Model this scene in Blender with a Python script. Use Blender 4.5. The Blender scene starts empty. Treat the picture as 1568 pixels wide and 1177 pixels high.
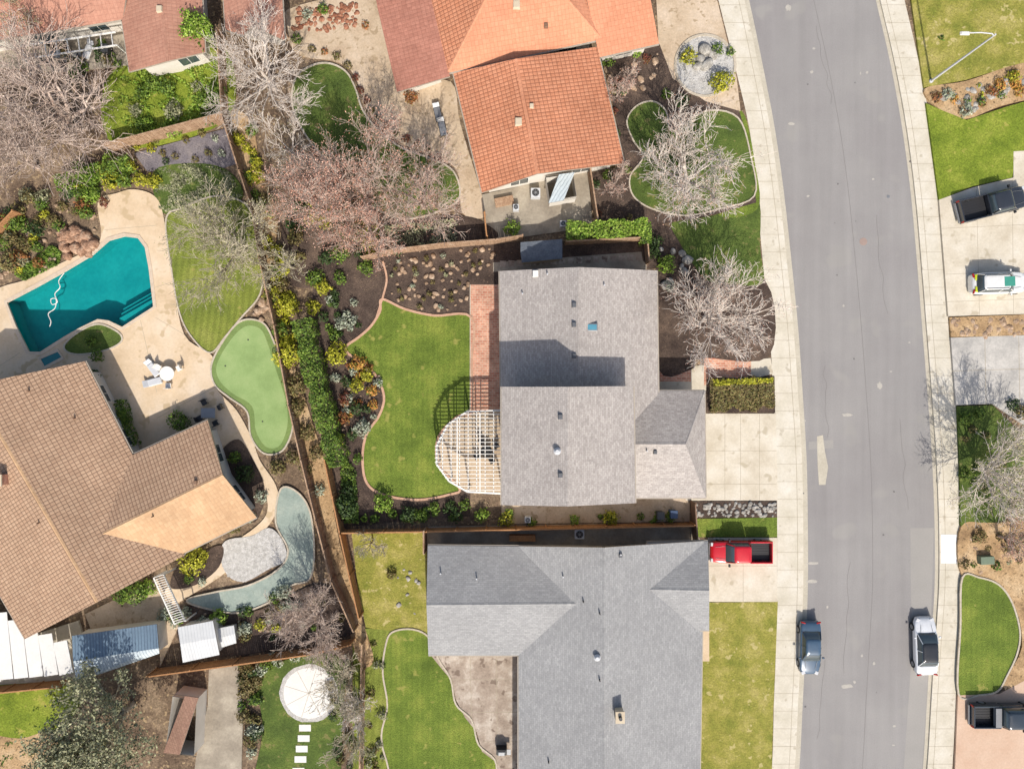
import bpy, math, random
import numpy as np
from mathutils import Vector, Matrix
from mathutils.geometry import tessellate_polygon
random.seed(7); rng=np.random.default_rng(7)
S=0.056; H=58.6; CX,CY=784,588.5
GZ=0.12
scene=bpy.context.scene
def W(x,y,h=0.0):
    k=S*(H-h)/H
    return Vector(((x-CX)*k,(CY-y)*k,h))
def C(r,g,b,k=0.88):
    def f(c):
        c/=255.0
        return c/12.92 if c<=0.04045 else ((c+0.055)/1.055)**2.4
    return (f(r)*k,f(g)*k,f(b)*k,1)
def CC(r,g,b): return C(r,g,b,.74)
# ---------------------------------------------------------------- materials
def newmat(name,rough=.9,spec=.2,metal=0):
    m=bpy.data.materials.new(name); m.use_nodes=True
    b=m.node_tree.nodes['Principled BSDF']
    b.inputs['Roughness'].default_value=rough
    b.inputs['Specular IOR Level'].default_value=spec
    b.inputs['Metallic'].default_value=metal
    return m,m.node_tree.nodes,m.node_tree.links,b
def noise(N,L,vec,scale,detail=4,rough=.6,dist=0):
    n=N.new('ShaderNodeTexNoise'); n.inputs['Scale'].default_value=scale
    n.inputs['Detail'].default_value=detail; n.inputs['Roughness'].default_value=rough
    n.inputs['Distortion'].default_value=dist
    L.new(vec,n.inputs['Vector']); return n.outputs['Fac']
def ramp(N,L,fac,cols,lo=.3,hi=.7):
    r=N.new('ShaderNodeValToRGB'); e=r.color_ramp.elements
    n=len(cols)
    e[0].position=lo; e[0].color=cols[0]; e[1].position=hi; e[1].color=cols[-1]
    for i in range(1,n-1):
        q=e.new(lo+(hi-lo)*i/(n-1)); q.color=cols[i]
    L.new(fac,r.inputs['Fac']); return r.outputs['Color']
def mrange(N,L,v,a,b,c,d):
    m=N.new('ShaderNodeMapRange'); L.new(v,m.inputs['Value'])
    for k,x in zip(('From Min','From Max','To Min','To Max'),(a,b,c,d)): m.inputs[k].default_value=x
    return m.outputs['Result']
def mul(N,L,col,val):
    m=N.new('ShaderNodeMix'); m.data_type='RGBA'; m.blend_type='MULTIPLY'; m.inputs['Factor'].default_value=1
    L.new(col,m.inputs[6]); L.new(val,m.inputs[7]); return m.outputs[2]
def mixc(N,L,fac,a,b):
    m=N.new('ShaderNodeMix'); m.data_type='RGBA'
    L.new(fac,m.inputs[0])
    for i,x in ((6,a),(7,b)):
        if isinstance(x,tuple): m.inputs[i].default_value=x
        else: L.new(x,m.inputs[i])
    return m.outputs[2]
def bump(N,L,b,h,st=.3,d=.05):
    n=N.new('ShaderNodeBump'); n.inputs['Strength'].default_value=st; n.inputs['Distance'].default_value=d
    L.new(h,n.inputs['Height']); L.new(n.outputs['Normal'],b.inputs['Normal'])
def nmat(name,cols,scale=.4,fine=7,fs=.35,bs=.4,bd=.05,rough=.9,spec=.2,lo=.3,hi=.7,stripe=None,detail=5,spots=None,metal=0,cracks=None,streak=None):
    m,N,L,b=newmat(name,rough,spec,metal)
    tc=N.new('ShaderNodeTexCoord'); v=tc.outputs['Object']
    c=ramp(N,L,noise(N,L,v,scale,detail,.65),cols,lo,hi)
    f=noise(N,L,v,fine,3,.7)
    c=mul(N,L,c,mrange(N,L,f,.25,.75,1-fs,1+fs))
    if spots:
        sc,colr,th=spots
        sf=noise(N,L,v,sc,2,.6)
        c=mixc(N,L,mrange(N,L,sf,th,th+.06,0,.85),c,colr)
    if streak:
        mp=N.new('ShaderNodeMapping'); mp.inputs['Scale'].default_value=(streak[0],streak[1],1); L.new(v,mp.inputs['Vector'])
        c=mul(N,L,c,mrange(N,L,noise(N,L,mp.outputs[0],1,4,.6),.3,.7,1-streak[2],1+streak[2]))
    if stripe:
        ang,per,amt=stripe
        mp=N.new('ShaderNodeMapping'); mp.inputs['Rotation'].default_value=(0,0,ang); L.new(v,mp.inputs['Vector'])
        w=N.new('ShaderNodeTexWave'); w.inputs['Scale'].default_value=math.pi/(10*per) *2; w.inputs['Distortion'].default_value=.9
        w.inputs['Detail Scale'].default_value=.5
        L.new(mp.outputs[0],w.inputs['Vector'])
        c=mul(N,L,c,mrange(N,L,w.outputs['Fac'],.3,.7,1-amt,1+amt))
    if cracks:
        vo=N.new('ShaderNodeTexVoronoi'); vo.feature='DISTANCE_TO_EDGE'; vo.inputs['Scale'].default_value=cracks
        L.new(v,vo.inputs['Vector'])
        c=mul(N,L,c,mrange(N,L,vo.outputs['Distance'],0,.03,.85,1))
    L.new(c,b.inputs['Base Color'])
    bump(N,L,b,f,bs,bd)
    return m
def plain(name,col,rough=.5,spec=.4,metal=0,coat=0):
    m,N,L,b=newmat(name,rough,spec,metal)
    tc=N.new('ShaderNodeTexCoord'); f=noise(N,L,tc.outputs['Object'],3,4)
    r=N.new('ShaderNodeRGB'); r.outputs[0].default_value=col
    L.new(mul(N,L,r.outputs[0],mrange(N,L,f,.3,.7,.93,1.07)),b.inputs['Base Color'])
    if coat: b.inputs['Coat Weight'].default_value=coat; b.inputs['Coat Roughness'].default_value=.08
    return m
def leafmat(name,cols):
    m,N,L,b=newmat(name,.6,.25)
    g=N.new('ShaderNodeNewGeometry'); tc=N.new('ShaderNodeTexCoord')
    c=ramp(N,L,g.outputs['Random Per Island'],cols,0,1)
    f=noise(N,L,tc.outputs['Object'],1.6,3)
    c=mul(N,L,c,mrange(N,L,f,.3,.7,.6,1.35))
    L.new(c,b.inputs['Base Color'])
    return m
def brickmat(name,c1,c2,mort,bw,rh,ms,use_uv=True,bs=.5,var=.25,barrel=0,stain=.2,rough=.9,offset=.5,rot=0,bigs=.25,fsc=5):
    m,N,L,b=newmat(name,rough,.15)
    tc=N.new('ShaderNodeTexCoord'); v=tc.outputs['UV'] if use_uv else tc.outputs['Object']
    if rot:
        mp=N.new('ShaderNodeMapping'); mp.inputs['Rotation'].default_value=(0,0,rot); L.new(v,mp.inputs['Vector']); v=mp.outputs[0]
    br=N.new('ShaderNodeTexBrick'); br.inputs['Scale'].default_value=1; br.inputs['Brick Width'].default_value=bw
    br.inputs['Row Height'].default_value=rh; br.inputs['Mortar Size'].default_value=ms; br.inputs['Mortar Smooth'].default_value=.4
    br.offset=offset
    br.inputs['Color1'].default_value=c1; br.inputs['Color2'].default_value=c2; br.inputs['Mortar'].default_value=mort
    L.new(v,br.inputs['Vector'])
    f=noise(N,L,tc.outputs['Object'],fsc,4,.7); f2=noise(N,L,tc.outputs['Object'],bigs,5,.65)
    c=mul(N,L,br.outputs['Color'],mrange(N,L,f,.25,.75,1-var,1+var))
    c=mul(N,L,c,mrange(N,L,f2,.3,.7,1-stain,1+stain))
    L.new(c,b.inputs['Base Color'])
    inv=mrange(N,L,br.outputs['Fac'],0,1,1,0)
    if barrel:
        mp=N.new('ShaderNodeMapping'); L.new(v,mp.inputs['Vector'])
        w=N.new('ShaderNodeTexWave'); w.inputs['Scale'].default_value=2*math.pi/(20*barrel); L.new(mp.outputs[0],w.inputs['Vector'])
        sc=mrange(N,L,w.outputs['Fac'],0,1,0,.35)
        a=N.new('ShaderNodeMath'); a.operation='ADD'; L.new(inv,a.inputs[0]); L.new(sc,a.inputs[1]); inv=a.outputs[0]
    bump(N,L,b,inv,bs,.04)
    return m
M={}
M['soil']=nmat('soil',[C(88,72,60),C(118,100,82),C(156,136,112)],.35,6,.55,.8,.06,spots=(3.2,C(175,152,118),.6))
M['mulch']=nmat('mulch',[C(62,51,46),C(84,71,63),C(112,95,82)],.5,9,.5,.8,.06,spots=(6,C(140,118,98),.66))
M['dirt']=nmat('dirt',[C(142,116,86),C(180,150,112),C(200,174,138)],.5,7,.35,.6,spots=(3,C(110,92,66),.6))
M['graysoil']=nmat('gray_mulch',[C(95,90,95),C(122,116,120),C(142,134,132)],.6,9,.4,.6)
M['lawn']=nmat('lawn_grass',[C(86,104,40),C(108,126,50),C(136,146,64)],.35,9,.4,.9,.08,spots=(.9,C(154,152,80),.64),stripe=(0,.9,.04))
M['lawnstripe']=nmat('striped_lawn',[C(104,116,50),C(124,134,58),C(144,148,74)],.4,9,.36,.9,.08,stripe=(.12,1.1,.08),spots=(1.1,C(158,150,84),.66))
M['lawndark']=nmat('dark_lawn',[C(70,86,40),C(88,106,48),C(110,122,58)],.4,9,.4,.9,.08,spots=(1.6,C(128,124,76),.62))  # darker green grass, used for several lawns and beds
M['lawndry']=nmat('dry_lawn',[C(118,124,50),C(148,144,68),C(176,164,98)],.6,8,.36,.9,.08,spots=(1.4,C(192,178,122),.62))
M['lawnbright']=nmat('bright_lawn',[C(98,116,36),C(122,138,46),C(148,156,64)],.5,8,.38,.9,.08,spots=(1.2,C(165,160,80),.64))
M['putting']=nmat('putting_turf',[C(132,156,98),C(144,168,108),C(156,176,118)],.6,12,.12,.2)
M['fringe']=nmat('fringe_turf',[C(108,130,76),C(126,146,86)],.6,9,.2,.4)
M['asphalt']=nmat('asphalt',[C(141,137,136),C(148,145,143),C(156,153,150)],.12,14,.17,.4,.02,spots=(.3,C(153,150,146),.62),lo=.25,hi=.75,streak=(1.1,.04,.06))
M['asphalt2']=nmat('asphalt_patch',[C(154,151,146),C(163,159,154)],.3,14,.12,.3,.02)
M['concrete']=nmat('concrete',[CC(210,198,176),CC(226,216,196),CC(238,230,214)],.5,6,.09,.15,.02,spots=(.8,CC(198,186,162),.62))
M['walk']=nmat('sidewalk_concrete',[CC(212,204,184),CC(226,218,200),CC(236,230,216)],.5,6,.08,.15,.02,spots=(1.5,CC(198,188,168),.64))
M['gutter']=nmat('gutter_concrete',[CC(196,188,170),CC(214,206,188)],.8,6,.12,.15)
M['white']=nmat('new_concrete',[CC(240,237,230),CC(247,245,240)],.8,6,.06,.1)
M['deck']=nmat('pool_deck',[CC(218,192,158),CC(232,208,176),CC(240,220,194)],.35,6,.09,.15,spots=(.8,CC(206,182,146),.6))
M['patiogray']=nmat('aged_concrete',[C(140,124,110),C(170,155,140),C(205,194,180)],.7,5,.18,.2,.02,spots=(1.2,C(120,104,92),.6))
M['sideyard']=nmat('side_concrete',[C(138,128,114),C(160,150,134),C(184,174,156)],.5,5,.15,.2)
M['tanpatio']=nmat('tan_patio',[CC(196,172,144),CC(214,192,164),CC(228,208,184)],.4,6,.16,.25,spots=(2,CC(180,158,128),.6))
M['pinkdrive']=nmat('pink_concrete',[CC(214,180,154),CC(228,200,176)],.4,6,.09,.15)
M['graydrive']=nmat('exposed_aggregate',[C(165,162,157),C(186,182,175),C(208,203,195)],.7,6,.15,.2)
M['pondpatio']=nmat('bluegreen_flagstone',[C(140,154,146),C(156,168,158),C(172,180,168)],.6,6,.14,.2,cracks=1.6)
M['gravel']=nmat('white_gravel',[CC(180,176,170),CC(205,202,196),CC(225,222,218)],3,10,.3,.8)
M['edging']=nmat('edging_concrete',[C(184,144,120),C(206,170,144)],2,8,.15,.2)
M['edgew']=nmat('edging_light',[CC(196,184,162),CC(218,206,188)],2,8,.15,.2)
M['rock']=nmat('rock',[C(120,98,78),C(168,142,118),C(205,185,162)],2.5,8,.25,.6,.1)
M['rockg']=nmat('gray_rock',[C(120,115,108),C(160,156,148),C(200,196,188)],2.5,8,.25,.6,.1)
M['rockr']=nmat('red_rock',[C(118,72,54),C(158,108,84),C(192,150,124)],2.5,8,.25,.6,.1)
M['rockt']=nmat('tan_rock',[C(120,92,72),C(168,132,108),C(206,178,152)],1.8,6,.35,.8,.15)
M['brick']=brickmat('brick_paving',C(192,128,104),C(214,164,138),C(206,182,160),.42,.21,.025,False,.3,.24,0,.22,bigs=.6)
M['shingle']=brickmat('gray_shingles',C(166,159,154),C(186,179,173),C(150,143,138),.34,.16,.010,True,.3,.22,0,.07,fsc=7)
M['shingleb']=brickmat('bluegray_shingles',C(150,150,150),C(164,164,163),C(137,137,138),.34,.16,.010,True,.3,.16,0,.08,fsc=7)
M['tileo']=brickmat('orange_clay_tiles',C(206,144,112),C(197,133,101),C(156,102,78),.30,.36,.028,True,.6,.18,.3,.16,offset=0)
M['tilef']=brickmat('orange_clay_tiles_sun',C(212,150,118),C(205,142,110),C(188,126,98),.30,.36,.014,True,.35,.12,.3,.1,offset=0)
M['tiler']=brickmat('pink_clay_tiles',C(182,128,110),C(170,117,100),C(152,104,88),.30,.36,.014,True,.3,.18,.3,.2,offset=0)
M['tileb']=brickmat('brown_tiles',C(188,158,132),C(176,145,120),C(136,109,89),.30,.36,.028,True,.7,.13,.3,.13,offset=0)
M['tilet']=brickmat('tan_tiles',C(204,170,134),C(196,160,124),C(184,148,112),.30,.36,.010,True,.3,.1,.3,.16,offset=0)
M['tilel']=brickmat('redbrown_tiles',C(184,138,118),C(175,128,109),C(160,114,96),.30,.36,.012,True,.3,.14,.3,.14,offset=0)
M['shedbrown']=brickmat('brown_shed_shingles',C(158,126,108),C(146,114,98),C(126,98,84),.30,.2,.012,True,.3,.16,0,.14)
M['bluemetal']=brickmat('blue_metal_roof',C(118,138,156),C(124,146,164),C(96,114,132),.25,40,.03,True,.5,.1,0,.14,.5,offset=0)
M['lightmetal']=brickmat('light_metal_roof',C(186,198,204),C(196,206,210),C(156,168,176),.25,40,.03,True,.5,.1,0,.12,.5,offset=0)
M['whitemetal']=brickmat('white_metal_roof',CC(228,230,230),CC(234,236,236),CC(205,208,210),.25,40,.02,True,.3,.06,0,.1,.5,offset=0)
M['darkshed']=nmat('dark_shed_roof',[C(98,104,112),C(122,128,136)],1,8,.2,.3)
M['wood']=nmat('fence_wood',[C(140,112,90),C(168,138,112),C(190,164,138)],3,12,.25,.4)
M['woodo']=nmat('cedar_wood',[C(164,118,80),C(186,140,98)],3,12,.25,.4)
M['wall']=nmat('stucco_white',[CC(225,218,205),CC(238,232,222)],1,12,.05,.15)
M['wallt']=nmat('stucco_tan',[C(196,180,155),C(210,196,172)],1,12,.06,.15)
M['trim']=plain('white_paint',C(238,235,228,.84),.5)
M['trimt']=plain('tan_fascia',C(172,162,148),.6)
M['brown']=plain('brown_trim',C(130,102,82),.6)
M['glass']=plain('window_glass',(.05,.07,.08,1),.06,1.0)
M['dark']=plain('dark_plastic',(.025,.025,.027,1),.5)
M['pano']=plain('black_roof_glass',(.02,.022,.025,1),.12,.8)
M['gray']=plain('gray_metal',C(140,142,145),.4,.5,.3)
M['lightgray']=plain('light_metal',C(200,202,205),.45,.5)
M['rubber']=plain('tyre_rubber',(.018,.018,.018,1),.8)
M['joint']=plain('joint_gap',CC(184,172,150),.95)
M['bark']=nmat('pale_bark',[C(196,182,168),C(228,216,204),C(244,236,226)],2,9,.15,.2,rough=.9)
M['barkp']=nmat('pinkish_bark',[C(170,148,134),C(202,182,168),C(224,208,194)],2,9,.15,.2)
M['barkg']=nmat('gray_bark',[C(160,148,124),C(194,184,160),C(216,206,184)],2,9,.15,.2)
M['bud']=leafmat('pink_buds',[C(170,118,98),C(206,154,132),C(226,186,166)])
M['budw']=leafmat('pale_buds',[C(192,168,152),C(216,196,182),C(232,216,202)])
M['budg']=leafmat('green_buds',[C(146,146,100),C(174,170,120),C(196,192,146)])
L_={'g':[C(50,72,24),C(92,120,42),C(132,154,62)],'d':[C(32,48,24),C(58,80,38),C(88,108,58)],
'y':[C(112,118,25),C(162,162,42),C(200,194,70)],'o':[C(120,70,42),C(168,108,66),C(112,112,52)],
'w':[C(120,130,108),C(165,172,148),C(200,205,184)],'b':[C(92,80,50),C(130,114,72),C(114,118,66)],
'r':[C(95,48,42),C(128,72,58),C(118,92,56)],'l':[C(84,116,34),C(126,156,52),C(162,182,84)],'s':[C(106,110,84),C(146,148,112),C(180,178,142)],
'q':[C(190,120,60),C(216,164,84),C(120,128,52)]}
for k,v in L_.items(): M['leaf_'+k]=leafmat('foliage_'+k,v)
def paint(name,col): return plain(name,col,.25,.5,.1,.8)
m,N,L,b=newmat('pool_water',.05,.5)
N.remove(b); out=N['Material Output']
tr=N.new('ShaderNodeBsdfTransparent'); tr.inputs[0].default_value=(.36,.86,.875,1)
gl=N.new('ShaderNodeBsdfGlossy'); gl.inputs['Roughness'].default_value=.06
fr=N.new('ShaderNodeFresnel'); fr.inputs[0].default_value=1.33
mx=N.new('ShaderNodeMixShader'); L.new(fr.outputs[0],mx.inputs[0]); L.new(tr.outputs[0],mx.inputs[1]); L.new(gl.outputs[0],mx.inputs[2]); L.new(mx.outputs[0],out.inputs[0])
tc=N.new('ShaderNodeTexCoord'); bn=N.new('ShaderNodeBump'); bn.inputs['Strength'].default_value=.2; bn.inputs['Distance'].default_value=.02
L.new(noise(N,L,tc.outputs['Object'],3,3),bn.inputs['Height']); L.new(bn.outputs[0],gl.inputs['Normal']); L.new(bn.outputs[0],fr.inputs['Normal'])
M['water']=m
M['poolshell']=nmat('pool_plaster',[C(52,160,162,1),C(78,178,176,1)],.5,3,.1,.1)
M['coping']=nmat('coping',[CC(212,192,168),CC(230,212,190)],3,8,.1,.2)
# ---------------------------------------------------------------- mesh helpers
def obj(name,verts,faces,mat,parent=None,smooth=False,mats=None,idx=None,uv=None):
    me=bpy.data.meshes.new(name); me.from_pydata([tuple(v) for v in verts],[],[tuple(f) for f in faces])
    for mm in (mats or [mat]): me.materials.append(mm)
    if idx is not None: me.polygons.foreach_set('material_index',idx)
    if smooth: me.polygons.foreach_set('use_smooth',[True]*len(me.polygons))
    if uv is not None:
        l=me.uv_layers.new(name='UVMap')
        for i,p in enumerate(me.polygons):
            for k,li in enumerate(p.loop_indices): l.data[li].uv=uv[i][k]
    me.update()
    o=bpy.data.objects.new(name,me); scene.collection.objects.link(o)
    if parent: o.parent=parent
    return o
def empty(name,loc=(0,0,0)):
    o=bpy.data.objects.new(name,None); o.location=loc; o.empty_display_size=.3
    scene.collection.objects.link(o); return o
def catmull(p,closed=True,n=5):
    out=[]; N_=len(p)
    rg=range(N_) if closed else range(N_-1)
    for i in rg:
        if closed: a,b,c,d=[p[(i+k)%N_] for k in (-1,0,1,2)]
        else: a,b,c,d=[p[min(max(i+k,0),N_-1)] for k in (-1,0,1,2)]
        for j in range(n):
            t=j/n
            out.append(tuple(.5*((2*b[k])+(-a[k]+c[k])*t+(2*a[k]-5*b[k]+4*c[k]-d[k])*t*t+(-a[k]+3*b[k]-3*c[k]+d[k])*t**3) for k in (0,1)))
    if not closed: out.append(tuple(p[-1][:2]))
    return out
zc=[GZ+.004]
def slab(name,pts,z,zlow,mat,holes=(),parent=None):
    loops=[[Vector((x,y,0)) for x,y in l] for l in [pts]+list(holes)]
    tris=tessellate_polygon(loops)
    allp=[p for l in loops for p in l]; n=len(allp)
    V=[(p.x,p.y,z) for p in allp]; F=[]
    for t in tris:
        a,b_,c=[allp[i] for i in t]
        cr=(b_-a).cross(c-a).z
        F.append(tuple(t) if cr>0 else tuple(reversed(t)))
    if zlow is not None:
        V+=[(p.x,p.y,zlow) for p in allp]; o=0
        for l in loops:
            k=len(l)
            for i in range(k):
                a,b_=o+i,o+(i+1)%k
                F.append((a,b_,b_+n,a+n))
            o+=k
    return obj(name,V,F,mat,parent)
def patch(name,px,mat,smooth=True,edge=None,ew=.14,eh=.07,jag=0,parent=None,holes=(),n=5):
    zc[0]+=.003; z=zc[0]
    pts=catmull(px,True,n) if smooth else px
    if jag: pts=[(x+random.uniform(-jag,jag),y+random.uniform(-jag,jag)) for x,y in pts]
    w=[W(x,y,z)[:2] for x,y in pts]
    o=slab(name,w,z,.0,M[mat],holes,parent)
    if edge: ribbon('edging',pts,ew,z-.05,z+eh,M[edge],True,False,parent=o)
    return o
def ribbon(name,px,width,z0,z1,mat,closed=False,smooth=True,parent=None,world=False):
    pts=catmull(px,closed) if smooth else list(px)
    w=[Vector(p[:2]) if world else Vector(W(p[0],p[1],z1)[:2]) for p in pts]
    n=len(w); V=[];F=[]
    for i in range(n):
        a=w[(i-1)%n] if (closed or i>0) else w[i]; c=w[(i+1)%n] if (closed or i<n-1) else w[i]
        d=(c-a); d=d.normalized() if d.length>1e-6 else Vector((1,0)); nn=Vector((-d.y,d.x))*width/2
        for q,z in ((w[i]+nn,z0),(w[i]+nn,z1),(w[i]-nn,z1),(w[i]-nn,z0)): V.append((q.x,q.y,z))
    for i in range(n if closed else n-1):
        a=4*i;b_=4*((i+1)%n)
        for k in range(3): F.append((a+k,a+k+1,b_+k+1,b_+k))
    return obj(name,V,F,mat,parent)
def boxgeo(V,F,cx,cy,z0,sx,sy,sz,rot=0,taper=1):
    b=len(V); c,s_=math.cos(rot),math.sin(rot)
    for z,t in ((z0,1),(z0+sz,taper)):
        for dx,dy in ((-1,-1),(1,-1),(1,1),(-1,1)):
            x,y=dx*sx/2*t,dy*sy/2*t
            V.append((cx+x*c-y*s_,cy+x*s_+y*c,z))
    for f in ((3,2,1,0),(4,5,6,7),(0,1,5,4),(1,2,6,5),(2,3,7,6),(3,0,4,7)): F.append(tuple(b+i for i in f))
def box(name,cx,cy,z0,sx,sy,sz,mat,rot=0,parent=None,taper=1,bev=0):
    V=[];F=[]; boxgeo(V,F,0,0,0,sx,sy,sz,rot,taper)
    o=obj(name,V,F,mat,parent); o.location=(cx,cy,z0)
    if bev:
        md=o.modifiers.new('b','BEVEL'); md.width=bev; md.segments=2
    return o
def cyl(name,cx,cy,z0,r,h,mat,parent=None,n=20,r2=None,axis='z'):
    r2=r if r2 is None else r2
    V=[];F=[]
    for i in range(n):
        a=2*math.pi*i/n
        for rr,z in ((r,0),(r2,h)):
            if axis=='z': V.append((math.cos(a)*rr,math.sin(a)*rr,z))
            elif axis=='y': V.append((math.cos(a)*rr,z-h/2,math.sin(a)*rr))
            else: V.append((z-h/2,math.cos(a)*rr,math.sin(a)*rr))
    for i in range(n):
        j=(i+1)%n; F.append((2*i,2*j,2*j+1,2*i+1))
    F.append(tuple(2*i+1 for i in range(n))); F.append(tuple(2*i for i in reversed(range(n))))
    o=obj(name,V,F,mat,parent); o.location=(cx,cy,z0); return o
def tube(name,pts,r,mat,parent=None,n=6):
    cu=bpy.data.curves.new(name,'CURVE'); cu.dimensions='3D'; cu.bevel_depth=r; cu.bevel_resolution=2
    sp=cu.splines.new('POLY'); sp.points.add(len(pts)-1)
    for i,p in enumerate(pts): sp.points[i].co=(p[0],p[1],p[2],1)
    cu.materials.append(mat)
    o=bpy.data.objects.new(name,cu); scene.collection.objects.link(o)
    if parent: o.parent=parent
    return o
# ---------------------------------------------------------------- vegetation
def quads(P,Nn,size,asp=.7):
    n=len(P); r=rng.normal(size=(n,3)); u=np.cross(Nn,r); u/=np.linalg.norm(u,axis=1)[:,None]+1e-9
    v=np.cross(Nn,u); v/=np.linalg.norm(v,axis=1)[:,None]+1e-9
    sz=size*rng.uniform(.6,1.3,(n,1))
    u=u*sz; v=v*sz*asp
    V=np.stack([P-u,P-v*.8,P+u,P+v],1).reshape(-1,3)
    F=np.arange(4*n).reshape(n,4); return V,F
def fastobj(name,V,F,mat,parent=None,smooth=False,mats=None,idx=None):
    me=bpy.data.meshes.new(name); k=F.shape[1]
    me.vertices.add(len(V)); me.vertices.foreach_set('co',np.asarray(V,np.float32).ravel())
    me.loops.add(F.size); me.loops.foreach_set('vertex_index',F.astype(np.int32).ravel())
    me.polygons.add(len(F)); me.polygons.foreach_set('loop_start',np.arange(0,F.size,k,dtype=np.int32))
    try: me.polygons.foreach_set('loop_total',np.full(len(F),k,dtype=np.int32))
    except Exception: pass
    for mm in (mats or [mat]): me.materials.append(mm)
    if idx is not None: me.polygons.foreach_set('material_index',np.asarray(idx,np.int32))
    me.update(calc_edges=True); me.validate()
    o=bpy.data.objects.new(name,me); scene.collection.objects.link(o)
    if parent: o.parent=parent
    return o
def shrub(x,y,rpx,c='g',h=None,name='shrub',leaf=.085):
    R=rpx*S; h=h or min(R*1.5,2.2); h=max(h,.25)
    n=int(min(1800,max(60,170*R*R*4)))
    d=rng.normal(size=(n,3)); d/=np.linalg.norm(d,axis=1)[:,None]
    ph=rng.uniform(0,6.28,4); k=rng.integers(2,5,4)
    az=np.arctan2(d[:,1],d[:,0]); el=d[:,2]
    lob=1+.14*np.sin(k[0]*az+ph[0])+.12*np.sin(k[1]*az+5*el+ph[1])+.08*np.sin(7*az+ph[2])
    rad=lob*rng.uniform(.45,1.05,n)**.6
    P=np.stack([d[:,0]*R*rad,d[:,1]*R*rad,h*.5+d[:,2]*h*.5*rad],1)
    Nn=d+rng.normal(size=(n,3))*.6+np.array([0,0,.5])
    V,F=quads(P,Nn,leaf*(1+.25*min(R,2)))
    o=fastobj(name,V,F,M['leaf_'+c]); w=W(x,y,h*.5); o.location=(w.x,w.y,GZ)
    return o
def pin(x,y,poly):
    c=False;n=len(poly)
    for i in range(n):
        x1,y1=poly[i];x2,y2=poly[(i+1)%n]
        if (y1>y)!=(y2>y) and x<(x2-x1)*(y-y1)/(y2-y1)+x1: c=not c
    return c
def rpts(poly,n):
    xs=[p[0] for p in poly];ys=[p[1] for p in poly];o=[];t=0
    while len(o)<n and t<n*60:
        t+=1;x=random.uniform(min(xs),max(xs));y=random.uniform(min(ys),max(ys))
        if pin(x,y,poly): o.append((x,y))
    return o
def shrubs(poly,n,r0,r1,cols,name='shrub'):
    for x,y in rpts(poly,n): shrub(x,y,random.uniform(r0,r1),random.choice(cols),name=name)
def groundcover(name,poly,n,h,c,leaf=.1,gap=0):
    p=np.array([W(x,y,h*.5)[:2] for x,y in rpts(poly,n)])
    bumpy=.55+.45*np.sin(p[:,0]*2.1+np.sin(p[:,1]*1.7)*2)*np.cos(p[:,1]*1.9+p[:,0]*.7)
    if gap:
        k=bumpy>gap; p=p[k]; bumpy=bumpy[k]
    z=GZ+rng.uniform(0.02,1,len(p))**.5*h*bumpy
    P=np.column_stack([p,z]); Nn=rng.normal(size=(len(p),3))*.6+np.array([0,0,1])
    V,F=quads(P,Nn,leaf); return fastobj(name,V,F,M['leaf_'+c])
def hedge(path,wpx,h,c,name='hedge',dens=260,leaf=.1):
    pts=[W(x,y,h*.6) for x,y in path]; Wd=wpx*S/2; P=[];Nn=[]
    for a,b in zip(pts[:-1],pts[1:]):
        L=(b-a).length; n=int(L*dens*(Wd*2+h*2)/3); d=(b-a).normalized(); nn=Vector((-d.y,d.x,0))
        t=rng.uniform(0,1,n); s_=rng.uniform(-1,1,n); z=rng.uniform(0.05,1,n)
        f=rng.random(n)<.55; z[f]=rng.uniform(.9,1.05,f.sum()); s_[~f]=np.sign(s_[~f])*rng.uniform(.8,1.08,(~f).sum())
        wob=1+.14*np.sin(t*L*2.3)+.1*np.sin(t*L*5.1+1)
        for i in range(n):
            q=a.lerp(b,t[i])+nn*(s_[i]*Wd*wob[i]); P.append((q.x,q.y,GZ+z[i]*h*(1+.08*math.sin(t[i]*L*3)))); Nn.append((nn.x*s_[i]*(not f[i]),nn.y*s_[i]*(not f[i]),1. if f[i] else .2))
    P=np.array(P);Nn=np.array(Nn)+rng.normal(size=(len(P),3))*.45
    V,F=quads(P,Nn,leaf); o=fastobj(name,V,F,M['leaf_'+c])
    return o
def segmesh(segs,k=3):
    A=np.array([s_[0] for s_ in segs]);B=np.array([s_[1] for s_ in segs]);r0=np.array([s_[2] for s_ in segs]);r1=np.array([s_[3] for s_ in segs])
    d=B-A; d/=np.linalg.norm(d,axis=1)[:,None]+1e-9
    ref=np.where(np.abs(d[:,2:3])>.9,np.array([[1,0,0]]),np.array([[0,0,1]]))
    u=np.cross(d,ref);u/=np.linalg.norm(u,axis=1)[:,None]+1e-9; v=np.cross(d,u)
    n=len(A); rings=[]
    for Q,r in ((A,r0),(B,r1)):
        for j in range(k):
            a=2*math.pi*j/k; rings.append(Q+(u*math.cos(a)+v*math.sin(a))*r[:,None])
    V=np.stack(rings,1).reshape(-1,3); base=(np.arange(n)*2*k)[:,None]; F=[]
    for j in range(k):
        j2=(j+1)%k; F.append(base+np.array([[j,j2,k+j2,k+j]]))
    return V,np.concatenate(F,0)
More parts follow.
